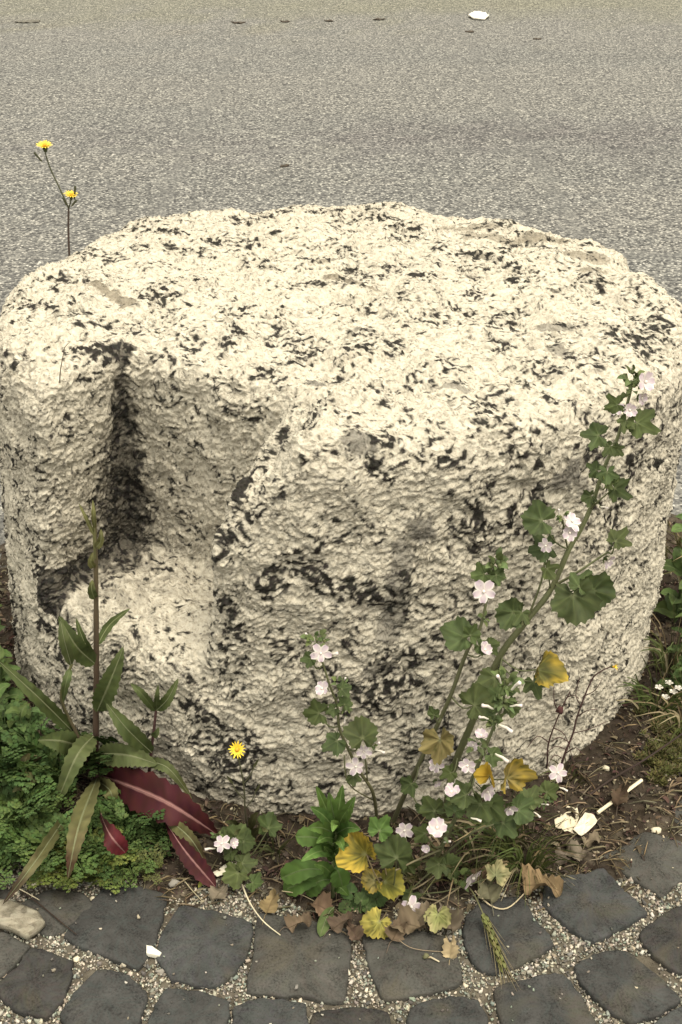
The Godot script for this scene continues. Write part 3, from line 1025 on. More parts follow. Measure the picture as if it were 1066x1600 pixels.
# A round, lobed and pleated mallow leaf; centre of the blade, way the tip points, way it faces.
func palm_leaf(mb: MB, at: Vector3, dir: Vector3, nrm: Vector3, r: float, c: Color, o: Dictionary = {}) -> Vector3:
	nrm = nrm.normalized()
	r *= 0.9
	dir = (dir - nrm * dir.dot(nrm)).normalized()
	var side := dir.cross(nrm).normalized()
	var lobes: float = o.get("lobes", 5.0)
	var deep: float = o.get("deep", 0.13 if r < 0.017 else 0.07)
	var pleat: float = o.get("pleat", 0.09)
	var cup: float = o.get("cup", 0.12)
	var half: float = o.get("fold", 0.0)
	var edge: Color = o.get("edge", c)
	var spots: float = o.get("spots", 0.0)
	var base := at - dir * r * 0.35
	var m := 56
	var ph := rng.randf() * TAU
	var rows := []
	var b := mb.add(base, c.lerp(Color(0.2, 0.22, 0.12), 0.4))
	for j in range(1, 6):
		var f := j / 5.0
		var row := []
		for k in m + 1:
			var a := lerpf(-2.75, 2.75, float(k) / m)
			var q := cos(a * lobes * TAU / 5.5 / 1.0 * 0.98)
			var rr := r * (0.98 + 0.30 * cos(a)) * (1.0 + deep * q * (1.0 + 0.7 * sin(a * 1.7 + ph))) * (1.0 + 0.12 * sin(a * 0.9 + ph * 2.0))
			if j == 5:
				rr *= 1.0 + 0.055 * sin(k * 1.9 + ph) + 0.05 * rng.randf_range(-1, 1)
			rr *= f
			var x := sin(a) * rr
			var y := cos(a) * rr
			var hgt := pleat * r * q * f + cup * r * f * f + 0.14 * r * sin(a * 2.0 + ph) * f * f
			hgt += half * absf(x)
			hgt += r * 0.22 * f * nz_mid.get_noise_3d(base.x + x * 1.6, ph, base.z + y * 1.6)
			var p := base + dir * y + side * x + nrm * hgt
			var nn := nz_fine.get_noise_3dv(p) * 0.35 + nz_mid.get_noise_3dv(p * 1.2) * 0.35
			var cc := c.lerp(edge, clampf((f - 0.35) * 1.3 + nn * 1.6, 0, 1)) * (1.0 + nn)
			cc = cc.lerp(cc * 1.9 + Color(0.02, 0.02, 0.008), 0.55 * clampf((q - 0.86) * 6.0, 0, 1) * (1.0 - 0.5 * f))
			if spots > 0.0 and nz_fine.get_noise_3dv(p * 1.6) > 0.45 - spots * 0.5:
				cc = cc.lerp(Color(0.05, 0.05, 0.015), 0.75)
			row.append(mb.add(p, Color(cc.r, cc.g, cc.b)))
		rows.append(row)
	for k in m:
		mb.tri(b, rows[0][k + 1], rows[0][k])
		for j in 4:
			mb.quad(rows[j][k], rows[j][k + 1], rows[j + 1][k + 1], rows[j + 1][k])
	return base

func aim(deg: float) -> Vector3:
	# a way in the upright plane facing the pavement: 0 right, 90 up
	return Vector3(cos(deg_to_rad(deg)), sin(deg_to_rad(deg)), 0.0)

func facing() -> Vector3:
	return Vector3(rng.randf_range(-0.45, 0.45), rng.randf_range(0.25, 0.8), rng.randf_range(0.6, 1.0)).normalized()

func mallow_leaf(parent: Node3D, from: Vector3, at: Vector3, r: float, deg: float, c: Color = MALLOW, o: Dictionary = {}) -> MeshInstance3D:
	var mb := MB.new()
	var nrm: Vector3 = o.get("nrm", facing())
	var base := palm_leaf(mb, at, aim(deg), nrm, r, jit(c, 0.18), o)
	var l := part(parent, "leaf", mb, M.leaf, o.get("label", ""))
	var m2 := MB.new()
	var bend := (from + base) * 0.5 + Vector3(0, -0.006, 0.006)
	tube(m2, curve([from, bend, base], 6), 0.0011, 0.0009, o.get("stalk", Color(0.08, 0.09, 0.04)), o.get("stalk", Color(0.08, 0.09, 0.04)), 5)
	part(l, "leaf_stalk", m2, M.stem)
	return l

func sepals(mb: MB, at: Vector3, face: Vector3, r: float):
	var a1 := face.cross(Vector3(0.3, 1, 0.2)).normalized()
	var a2 := face.cross(a1)
	var cen := mb.add(at - face * r * 0.5, GREEN)
	var ring := []
	for k in 10:
		var a := TAU * k / 10.0
		var rr := r * (0.62 if k % 2 == 0 else 0.3)
		ring.append(mb.add(at - face * r * (0.12 if k % 2 == 0 else 0.4) + (a1 * cos(a) + a2 * sin(a)) * rr, jit(Color(0.075, 0.1, 0.035), 0.2)))
	for k in 10:
		mb.tri(cen, ring[k], ring[(k + 1) % 10])

# five notched, veined petals
func mallow_flower(parent: Node3D, at: Vector3, r: float, face: Vector3, open: float = 0.9):
	r *= 0.84
	face = face.normalized()
	var mb := MB.new()
	sepals(mb, at, face, r)
	lump(mb, at + face * r * 0.14, Vector3(r, r, r) * 0.13, Color(0.72, 0.68, 0.62), 0.0, 6, 0.1)
	var fl := part(parent, "flower", mb, M.petal)
	var a1 := face.cross(Vector3(0.21, 1, 0.13)).normalized()
	var a2 := face.cross(a1)
	var ph := rng.randf() * TAU
	for k in 5:
		var a := ph + TAU * k / 5.0 + rng.randf_range(-0.1, 0.1)
		var out := (a1 * cos(a) + a2 * sin(a))
		var sd := face.cross(out).normalized()
		var op := clampf(open + rng.randf_range(-0.12, 0.12), 0.1, 1.05)
		var len := r * rng.randf_range(0.92, 1.08)
		var pm := MB.new()
		var rows := []
		for j in 6:
			var t := j / 5.0
			var w := len * (0.07 + 0.285 * sin(minf(t * 1.15, 1.0) * 2.3) * (1.0 if j < 5 else 0.62))
			var row := []
			for x in [-1.0, -0.5, 0.0, 0.5, 1.0]:
				var tt := t
				if j == 5 and absf(x) < 0.2:
					tt = 0.96
				var p: Vector3 = at + (out * op + face * (1.02 - op * 0.9)) * len * tt + sd * x * w + face * len * (-0.16 * t * t * op + 0.07 * absf(x) * t)
				var vein: bool = absf(x) == 0.5 or x == 0.0
				var cc := Color(0.58, 0.555, 0.54) if not vein else Color(0.36, 0.29, 0.36)
				cc = cc.lerp(Color(0.72, 0.7, 0.62), 0.5 * (1.0 - t))
				row.append(pm.add(p, jit(cc, 0.06)))
			rows.append(row)
		for j in 5:
			for x in 4:
				pm.quad(rows[j][x], rows[j][x + 1], rows[j + 1][x + 1], rows[j + 1][x])
		part(fl, "petal", pm, M.petal)

func rolled_flower(parent: Node3D, at: Vector3, dir: Vector3, len: float):
	# a closing flower: petals rolled into a pale trumpet out of a green cup
	dir = dir.normalized()
	len *= 0.85
	var mb := MB.new()
	var sag := Vector3(0, -len * 0.07, 0)
	tube(mb, PackedVector3Array([at, at + dir * len * 0.2, at + dir * len * 0.55 - sag, at + dir * len * 0.85, at + dir * len]), len * 0.06, len * 0.135, Color(0.5, 0.5, 0.4), Color(0.64, 0.58, 0.58), 7, 0.12)
	var fl := part(parent, "closed_flower", mb, M.petal)
	var m2 := MB.new()
	sepals(m2, at + dir * len * 0.12, dir, len * 0.42)
	part(fl, "calyx", m2, M.leaf)

func bud_cluster(parent: Node3D, at: Vector3, r: float, n: int):
	# crowded small bracts and round buds at a stem joint or tip
	var mb := MB.new()
	for k in n:
		var d := Vector3(rng.randf_range(-1, 1), rng.randf_range(-0.5, 1.1), rng.randf_range(-0.5, 1)).normalized()
		var p := at + d * r * rng.randf_range(0.2, 0.6)
		var w := r * rng.randf_range(0.12, 0.24)
		blade(mb, [p, p + d * r * 0.3 + Vector3(0, r * 0.1, 0), p + d * r * 0.65], Vector3(0.2, 0.7, 0.6), {"w": w, "c": jit(Color(0.075, 0.1, 0.04), 0.25), "n": 4, "shape": 1, "thin": true})
		if k % 3 == 0:
			lump(mb, p, Vector3.ONE * r * 0.17, jit(Color(0.1, 0.12, 0.055), 0.2), 0, 6, 0.1)
	part(parent, "bud_cluster", mb, M.leaf)

func stalk(parent: Node3D, pts: Array, r0: float, r1: float, c0: Color, c1: Color, called: String = "stem", n: int = 24) -> MeshInstance3D:
	var mb := MB.new()
	tube(mb, curve(pts, n), r0, r1, c0, c1, 7, 0.06)
	return part(parent, called, mb, M.stem)

func ray_flower(parent: Node3D, at: Vector3, r: float, face: Vector3, cup: float, n: int):
	# a yellow composite head: strap florets round a deeper centre
	face = face.normalized()
	var a1 := face.cross(Vector3(0.3, 0.2, 1)).normalized()
	var a2 := face.cross(a1)
	var mb := MB.new()
	for lay in 2:
		for k in n:
			var a := TAU * (k + 0.5 * lay) / n + rng.randf_range(-0.08, 0.08)
			var out := a1 * cos(a) + a2 * sin(a)
			var l := r * (1.0 - 0.35 * lay) * rng.randf_range(0.9, 1.08)
			var lift: float = cup + 0.25 * lay
			blade(mb, [at, at + out * l * 0.5 + face * l * lift * 0.55, at + out * l + face * l * lift], face, {"w": r * 0.13, "c": jit(Color(0.72, 0.5, 0.03), 0.1), "tip": Color(0.78, 0.6, 0.06), "n": 4, "shape": 3, "thin": true})
	lump(mb, at + face * r * 0.12, Vector3.ONE * r * 0.26, Color(0.6, 0.32, 0.02), 0, 8, 0.3)
	var fl := part(parent, "flower", mb, M.petal)
	var m2 := MB.new()
	tube(m2, PackedVector3Array([at - face * r * 0.75, at - face * r * 0.4, at + face * r * 0.05]), r * 0.16, r * 0.36, Color(0.045, 0.06, 0.025), Color(0.06, 0.07, 0.03), 8, 0.08)
	part(fl, "flower_cup", m2, M.leaf)

func frond(parent: Node3D, root: Vector3, tip: Vector3, c: Color, dens: int = 7):
	# a finely divided leaf of a low herb
	var mb := MB.new()
	var mid := (root + tip) * 0.5 + Vector3(0, (tip - root).length() * 0.22, 0)
	var path := curve([root, mid, tip], dens * 2)
	tube(mb, path, 0.0009, 0.0005, c * 0.9, c, 4)
	var len := (tip - root).length()
	for k in range(dens / 2, dens * 2 + 1):
		var t := float(k) / (dens * 2)
		var tan := (path[mini(k + 1, dens * 2)] - path[maxi(k - 1, 0)]).normalized()
		var side := tan.cross(Vector3.UP).normalized()
		var nr := side.cross(tan)
		for s in [-1.0, 1.0]:
			var pl := len * 0.3 * (1.0 - 0.6 * t) * rng.randf_range(0.8, 1.2)
			var d: Vector3 = (side * s + tan * 0.55).normalized()
			for q in 3:
				var p := path[k] + d * pl * (0.25 + 0.36 * q) + nr * rng.randf_range(-0.003, 0.004)
				for s2 in [-1.0, 1.0]:
					var d2: Vector3 = (d + d.cross(nr) * s2 * (0.95 if q < 2 else 0.4)).normalized()
					var l2 := pl * rng.randf_range(0.34, 0.52)
					var w: Vector3 = d2.cross(nr) * l2 * 0.42
					var cc := jit(c, 0.28)
					var a := mb.add(p, cc)
					var b := mb.add(p + d2 * l2 * 0.55 + w, cc)
					var e := mb.add(p + d2 * l2 * 0.75 + nr * l2 * 0.15, cc * 1.12)
					var f := mb.add(p + d2 * l2 * 0.55 - w, cc)
					var g := mb.add(p + d2 * l2 * 1.05 + w * 0.45, cc)
					var h := mb.add(p + d2 * l2 * 1.05 - w * 0.45, cc)
					mb.tri(a, b, e); mb.tri(a, e, f); mb.tri(b, g, e); mb.tri(e, h, f)
	part(parent, "frond", mb, M.leaf)

func fern_herb(at: Vector3, spread: float, height: float, n: int, c: Color, label: String):
	at.y = soil_y(at.x, at.z)
	var t := thing("fern_leaved_herb", at, label, "weed", "low fern-leaved herbs at the foot of the drum")
	for k in n:
		var a := TAU * k / n + rng.randf_range(-0.4, 0.4)
		var rr := spread * rng.randf_range(0.35, 1.0)
		var tip := at + Vector3(sin(a) * rr, height * rng.randf_range(0.35, 1.0), cos(a) * rr)
		var r2 := Vector2(tip.x, tip.z).length()
		if r2 < 0.575:
			tip.x *= 0.575 / r2
			tip.z *= 0.575 / r2
		frond(t, at, tip, jit(c, 0.2), 6)
	return t

func leafy_herb(at: Vector3, height: float, n: int, size: float, c: Color, label: String, stems: int = 3, shape: int = 1, group: String = "leafy weeds at the edges of the drum"):
	at.y = soil_y(at.x, at.z)
	var t := thing("leafy_weed", at, label, "weed", group)
	for s in stems:
		var a := rng.randf() * TAU
		var lean := Vector3(sin(a), 0, cos(a)) * height * rng.randf_range(0.1, 0.4)
		var hh := height * rng.randf_range(0.65, 1.0)
		var top := at + lean + Vector3(0, hh, 0)
		var r2 := Vector2(top.x, top.z).length()
		if r2 < 0.6:
			top.x *= 0.6 / r2
			top.z *= 0.6 / r2
		var pts := [at, at.lerp(top, 0.5) + lean * -0.12, top]
		stalk(t, pts, 0.0022, 0.001, c * 0.9, c, "stem", 10)
		var path := curve(pts, n)
		for k in range(1, n + 1):
			var b := k * 2.4 + s
			var d := Vector3(sin(b), rng.randf_range(0.1, 0.7), cos(b)).normalized()
			var l := size * rng.randf_range(0.7, 1.15) * (1.15 - 0.5 * k / n)
			var p := path[k]
			leaf(t, [p, p + d * l * 0.5 + Vector3(0, l * 0.12, 0), p + d * l + Vector3(0, -l * 0.12, 0)], Vector3(0, 1, 0.25), {"w": l * (0.3 if shape == 1 else 0.16), "c": jit(c, 0.25), "n": 8, "shape": shape, "teeth": 0.1})
	return t

func grass_tuft(at: Vector3, n: int, len: float, c: Color, label: String, spread: float = 0.5, w: float = 0.0016):
	at.y = soil_y(at.x, at.z)
	var t := thing("grass_tuft", at, label, "grass", "grass tufts round the drum")
	var mb := MB.new()
	for k in n:
		var a := rng.randf() * TAU
		var o := Vector3(sin(a), 0, cos(a))
		var l := len * rng.randf_range(0.45, 1.1)
		var p := at + o * rng.randf() * 0.025
		var d := (o * spread * rng.randf_range(0.2, 1.3) + Vector3.UP).normalized()
		var cc := jit(c, 0.25) if rng.randf() < 0.8 else jit(STRAW * 0.8, 0.2)
		var m := p + d * l * 0.55
		var e := p + (d + o * spread * 0.8 + Vector3(0, -0.3, 0)).normalized() * l
		e.y = maxf(e.y, 0.006)
		blade(mb, [p, m, e], Vector3(o.z, 0.4, -o.x), {"w": w * rng.randf_range(0.7, 1.3), "c": cc, "n": 7, "shape": 3, "thin": true})
	part(t, "blades", mb, M.leaf)
	return t

func grass_ear(parent: Node3D, pts: Array, r: float, c: Color, awn: float):
	# a bearded ear: overlapping scales along the axis, each with a long bristle
	var n := 14
	var path := curve(pts, n)
	var mb := MB.new()
	tube(mb, path, r * 0.4, r * 0.2, c, c, 5)
	var m2 := MB.new()
	for k in n:
		var tan := (path[k + 1] - path[k]).normalized()
		for s in 4:
			var a := TAU * s / 4.0 + k * 0.8
			var sd := tan.cross(Vector3(0.1, 0.2, 1)).normalized()
			var o := sd * cos(a) + tan.cross(sd) * sin(a)
			var p := path[k] + o * r * 0.4
			var l := (path[n] - path[0]).length() * 0.16
			blade(mb, [p, p + (tan + o * 0.35) * l * 0.5, p + (tan + o * 0.2) * l], o, {"w": r * 0.5, "c": jit(c, 0.2), "n": 4, "shape": 1, "thin": true})
			if s % 2 == 0:
				var q := p + (tan + o * 0.2) * l
				tube(m2, PackedVector3Array([q, q + (tan + o * 0.22) * awn]), 0.0004, 0.0001, c.lerp(STRAW, 0.4), STRAW, 3)
	var e := part(parent, "ear", mb, M.leaf)
	part(e, "bristles", m2, M.leaf)

# ==================================================================== the plants
func build_plants():
	var G1 := Color(0.06, 0.062, 0.03)
	var G2 := Color(0.075, 0.09, 0.035)
	oxtongue()
	# ---- yellow flower in front of the drum
	var t := thing("yellow_daisy", Vector3(-0.130, 0.000, 0.541), "small yellow daisy on a thin dark stalk against the drum's lower front", "flower")
	stalk(t, [Vector3(-0.130, 0.000, 0.541), Vector3(-0.130, 0.074, 0.565), Vector3(-0.130, 0.130, 0.570), Vector3(-0.135, 0.181, 0.575)], 0.0013, 0.001, Color(0.04, 0.035, 0.022), G1)
	ray_flower(t, Vector3(-0.135, 0.197, 0.580), 0.0125, Vector3(-0.1, 0.5, 1), 0.12, 15)
	for a in [[Vector3(-0.130, 0.130, 0.570), Vector3(-0.114, 0.165, 0.575)], [Vector3(-0.129, 0.099, 0.567), Vector3(-0.145, 0.137, 0.575)], [Vector3(-0.129, 0.084, 0.566), Vector3(-0.113, 0.123, 0.575)]]:
		var d: Vector3 = a[1] - a[0]
		stalk(t, [a[0], a[0] + d * 0.6 + Vector3(0, -0.003, 0.002), a[1]], 0.0008, 0.0006, G1, G1, "branch", 6)
		leaf(t, [a[1] - d * 0.1, a[1] + d * 0.15, a[1] + d * 0.4], Vector3(0, 0.4, 1), {"w": 0.002, "c": G1, "n": 5}, "bud")
	for a in [[Vector3(-0.131, 0.000, 0.536), Vector3(-0.156, 0.076, 0.585)], [Vector3(-0.131, 0.000, 0.536), Vector3(-0.110, 0.093, 0.585)], [Vector3(-0.129, 0.000, 0.538), Vector3(-0.097, 0.073, 0.600)], [Vector3(-0.132, 0.000, 0.538), Vector3(-0.142, 0.076, 0.610)]]:
		var d: Vector3 = a[1] - a[0]
		leaf(t, [a[0], a[0] + d * 0.55 + Vector3(0, 0.012, 0), a[1]], Vector3(0, 0.7, 1), {"w": 0.005, "c": jit(OLIVE, 0.2), "n": 10, "teeth": 0.3})
	# ---- yellow flowers behind the drum on the left
	t = thing("yellow_hawkbit", Vector3(-0.508, 0.0, -0.36), "tall thin stalk with two pale yellow flowers rising behind the drum's left rim", "flower")
	var fork := Vector3(-0.486, 0.649, -0.360)
	stalk(t, [Vector3(-0.508, 0.0, -0.36), Vector3(-0.505, 0.3, -0.365), Vector3(-0.494, 0.561, -0.360), fork], 0.0025, 0.0018, Color(0.05, 0.03, 0.025), Color(0.05, 0.035, 0.028))
	stalk(t, [fork, Vector3(-0.498, 0.684, -0.360), Vector3(-0.511, 0.720, -0.360), Vector3(-0.517, 0.749, -0.360)], 0.0015, 0.0012, G1, Color(0.045, 0.05, 0.03), "branch", 10)
	stalk(t, [fork, Vector3(-0.480, 0.660, -0.350), Vector3(-0.478, 0.671, -0.350)], 0.0014, 0.0012, G1, Color(0.045, 0.05, 0.03), "branch", 5)
	ray_flower(t, Vector3(-0.516, 0.758, -0.360), 0.0155, Vector3(0.05, 1, 0.25), 0.22, 16)
	ray_flower(t, Vector3(-0.477, 0.675, -0.350), 0.0135, Vector3(0.15, 1, 0.3), 0.2, 14)
	for a in [[Vector3(-0.524, 0.731, -0.360), Vector3(-0.536, 0.747, -0.360)], [Vector3(-0.472, 0.667, -0.350), Vector3(-0.468, 0.691, -0.350)], [Vector3(-0.487, 0.657, -0.350), Vector3(-0.492, 0.671, -0.350)], [Vector3(-0.476, 0.658, -0.340), Vector3(-0.466, 0.669, -0.340)]]:
		var mb := MB.new()
		tube(mb, curve([a[0], a[0].lerp(a[1], 0.5), a[1]], 5), 0.0013, 0.0022, G1, Color(0.05, 0.055, 0.035), 6)
		part(t, "bud", mb, M.leaf)
	mallow_tall()
	mallow_mid()
	mallow_front()
	mallow_left()
	mallow_low()
	fleabane()
	yellow_mallow()
	dead_stems()
	edges()

func oxtongue():
	var base := Vector3(-0.360, 0.000, 0.441)
	var t := thing("bristly_weed", base, "tall bristly weed with a bare maroon stem and long toothed leaves before the notch", "weed")
	var S0 := Color(0.05, 0.022, 0.022)
	var S1 := Color(0.1, 0.1, 0.04)
	var face := Vector3(0.1, 0.55, 0.9)
	stalk(t, [base, Vector3(-0.354, 0.082, 0.440), Vector3(-0.339, 0.214, 0.450), Vector3(-0.327, 0.334, 0.455), Vector3(-0.320, 0.414, 0.455), Vector3(-0.316, 0.469, 0.455)], 0.0052, 0.0025, S0, S0.lerp(S1, 0.6), "stem", 40)
	stalk(t, [Vector3(-0.321, 0.404, 0.455), Vector3(-0.318, 0.448, 0.456), Vector3(-0.316, 0.476, 0.456)], 0.0028, 0.002, S1, S1, "stem_tip", 8)
	var L := Color(0.05, 0.066, 0.024)
	var LL := Color(0.068, 0.083, 0.034)
	# start, middle, tip, half width, colour, tip colour, shape
	for a in [
		[Vector3(-0.318, 0.446, 0.457), Vector3(-0.324, 0.473, 0.462), Vector3(-0.333, 0.497, 0.460), 0.0028, S1, S1, 0],
		[Vector3(-0.317, 0.457, 0.457), Vector3(-0.314, 0.483, 0.466), Vector3(-0.314, 0.503, 0.462), 0.0032, S1, S1, 0],
		[Vector3(-0.318, 0.429, 0.457), Vector3(-0.308, 0.446, 0.470), Vector3(-0.306, 0.464, 0.468), 0.0048, S1, S1, 1],
		[Vector3(-0.323, 0.398, 0.457), Vector3(-0.324, 0.414, 0.468), Vector3(-0.320, 0.429, 0.468), 0.0045, S1, S1, 1],
		[Vector3(-0.327, 0.350, 0.457), Vector3(-0.327, 0.371, 0.468), Vector3(-0.325, 0.386, 0.466), 0.0058, LL, S1, 1],
		[Vector3(-0.338, 0.244, 0.455), Vector3(-0.353, 0.289, 0.480), Vector3(-0.373, 0.335, 0.475), 0.0145, L, L, 0],
		[Vector3(-0.338, 0.247, 0.450), Vector3(-0.349, 0.282, 0.455), Vector3(-0.357, 0.315, 0.450), 0.006, L, L, 0],
		[Vector3(-0.331, 0.274, 0.455), Vector3(-0.314, 0.298, 0.440), Vector3(-0.284, 0.324, 0.440), 0.0065, L, LL, 0],
		[Vector3(-0.342, 0.161, 0.455), Vector3(-0.317, 0.222, 0.475), Vector3(-0.292, 0.282, 0.470), 0.0155, L, LL, 0],
		[Vector3(-0.377, 0.139, 0.470), Vector3(-0.408, 0.220, 0.500), Vector3(-0.456, 0.283, 0.500), 0.011, L, L, 0],
		[Vector3(-0.353, 0.113, 0.450), Vector3(-0.366, 0.123, 0.510), Vector3(-0.401, 0.045, 0.530), 0.0145, LL, L, 0],
		[Vector3(-0.348, 0.085, 0.455), Vector3(-0.296, 0.120, 0.500), Vector3(-0.256, 0.104, 0.500), 0.0175, LL, LL, 0],
		[Vector3(-0.278, 0.092, 0.480), Vector3(-0.240, 0.106, 0.510), Vector3(-0.208, 0.059, 0.520), 0.0085, LL, OLIVE, 0],
		[Vector3(-0.372, 0.103, 0.460), Vector3(-0.389, 0.137, 0.490), Vector3(-0.418, 0.147, 0.500), 0.0165, L, L, 1],
		[Vector3(-0.355, 0.035, 0.450), Vector3(-0.335, 0.130, 0.649), Vector3(-0.345, 0.085, 0.697), 0.0135, OLIVE, MAROON, 0],
		[Vector3(-0.392, -0.003, 0.470), Vector3(-0.382, 0.110, 0.685), Vector3(-0.426, 0.060, 0.716), 0.0085, OLIVE, Color(0.05, 0.025, 0.028), 0],
		[Vector3(-0.361, -0.001, 0.450), Vector3(-0.298, 0.120, 0.650), Vector3(-0.278, 0.090, 0.656), 0.0125, MAROON, Color(0.11, 0.016, 0.022), 2],
		[Vector3(-0.347, 0.040, 0.450), Vector3(-0.240, 0.085, 0.554), Vector3(-0.169, 0.030, 0.562), 0.03, MAROON * 0.9, MAROON, 0],
		[Vector3(-0.244, 0.050, 0.551), Vector3(-0.208, 0.050, 0.612), Vector3(-0.167, 0.012, 0.639), 0.0125, MAROON * 0.8, MAROON, 2],
		[Vector3(-0.238, 0.055, 0.556), Vector3(-0.202, 0.060, 0.599), Vector3(-0.181, 0.020, 0.608), 0.0095, OLIVE, MAROON, 0],
		[Vector3(-0.352, 0.028, 0.450), Vector3(-0.326, 0.055, 0.500), Vector3(-0.323, 0.024, 0.500), 0.012, OLIVE, OLIVE, 1],
	]:
		var big: bool = a[3] > 0.008
		var red: bool = a[5].r > a[5].g * 2.0 and a[4].r > a[4].g * 2.0
		leaf(t, [a[0], a[1], a[2]], face, {"w": a[3], "c": a[4], "tip": a[5], "n": 26 if big else 10, "teeth": 0.13, "shape": a[6], "fold": 0.22, "wave": 0.16, "midrib": big, "rib": Color(0.3, 0.16, 0.15) if red else Color(0.2, 0.22, 0.12)}, "leaf", "maroon leaf lying towards the paving" if red and big else "")
	# side shoots
	stalk(t, [Vector3(-0.365, 0.048, 0.450), Vector3(-0.368, 0.124, 0.470), Vector3(-0.383, 0.204, 0.480), Vector3(-0.361, 0.264, 0.485)], 0.0028, 0.002, S0 * 0.8, S1, "side_stem", 14)
	leaf(t, [Vector3(-0.364, 0.257, 0.485), Vector3(-0.369, 0.241, 0.500), Vector3(-0.377, 0.207, 0.495)], face, {"w": 0.006, "c": L, "n": 12, "teeth": 0.12})
	leaf(t, [Vector3(-0.362, 0.262, 0.485), Vector3(-0.363, 0.314, 0.500), Vector3(-0.367, 0.339, 0.490)], face, {"w": 0.008, "c": LL, "n": 14, "teeth": 0.12, "midrib": true})
	stalk(t, [Vector3(-0.343, -0.021, 0.450), Vector3(-0.280, 0.054, 0.480), Vector3(-0.264, 0.125, 0.485), Vector3(-0.253, 0.191, 0.485)], 0.0028, 0.0018, S0, S0, "side_stem", 14)
	for a in [[Vector3(-0.254, 0.184, 0.485), Vector3(-0.268, 0.226, 0.500), Vector3(-0.283, 0.240, 0.495), 0.0065], [Vector3(-0.253, 0.187, 0.486), Vector3(-0.248, 0.220, 0.500), Vector3(-0.245, 0.241, 0.500), 0.0042], [Vector3(-0.253, 0.187, 0.486), Vector3(-0.234, 0.217, 0.500), Vector3(-0.218, 0.248, 0.495), 0.008], [Vector3(-0.265, 0.113, 0.486), Vector3(-0.290, 0.173, 0.510), Vector3(-0.318, 0.212, 0.500), 0.0135], [Vector3(-0.262, 0.143, 0.487), Vector3(-0.254, 0.158, 0.500), Vector3(-0.249, 0.169, 0.500), 0.005]]:
		leaf(t, [a[0], a[1], a[2]], face, {"w": a[3], "c": L, "tip": LL, "n": 18, "teeth": 0.12, "midrib": a[3] > 0.007})

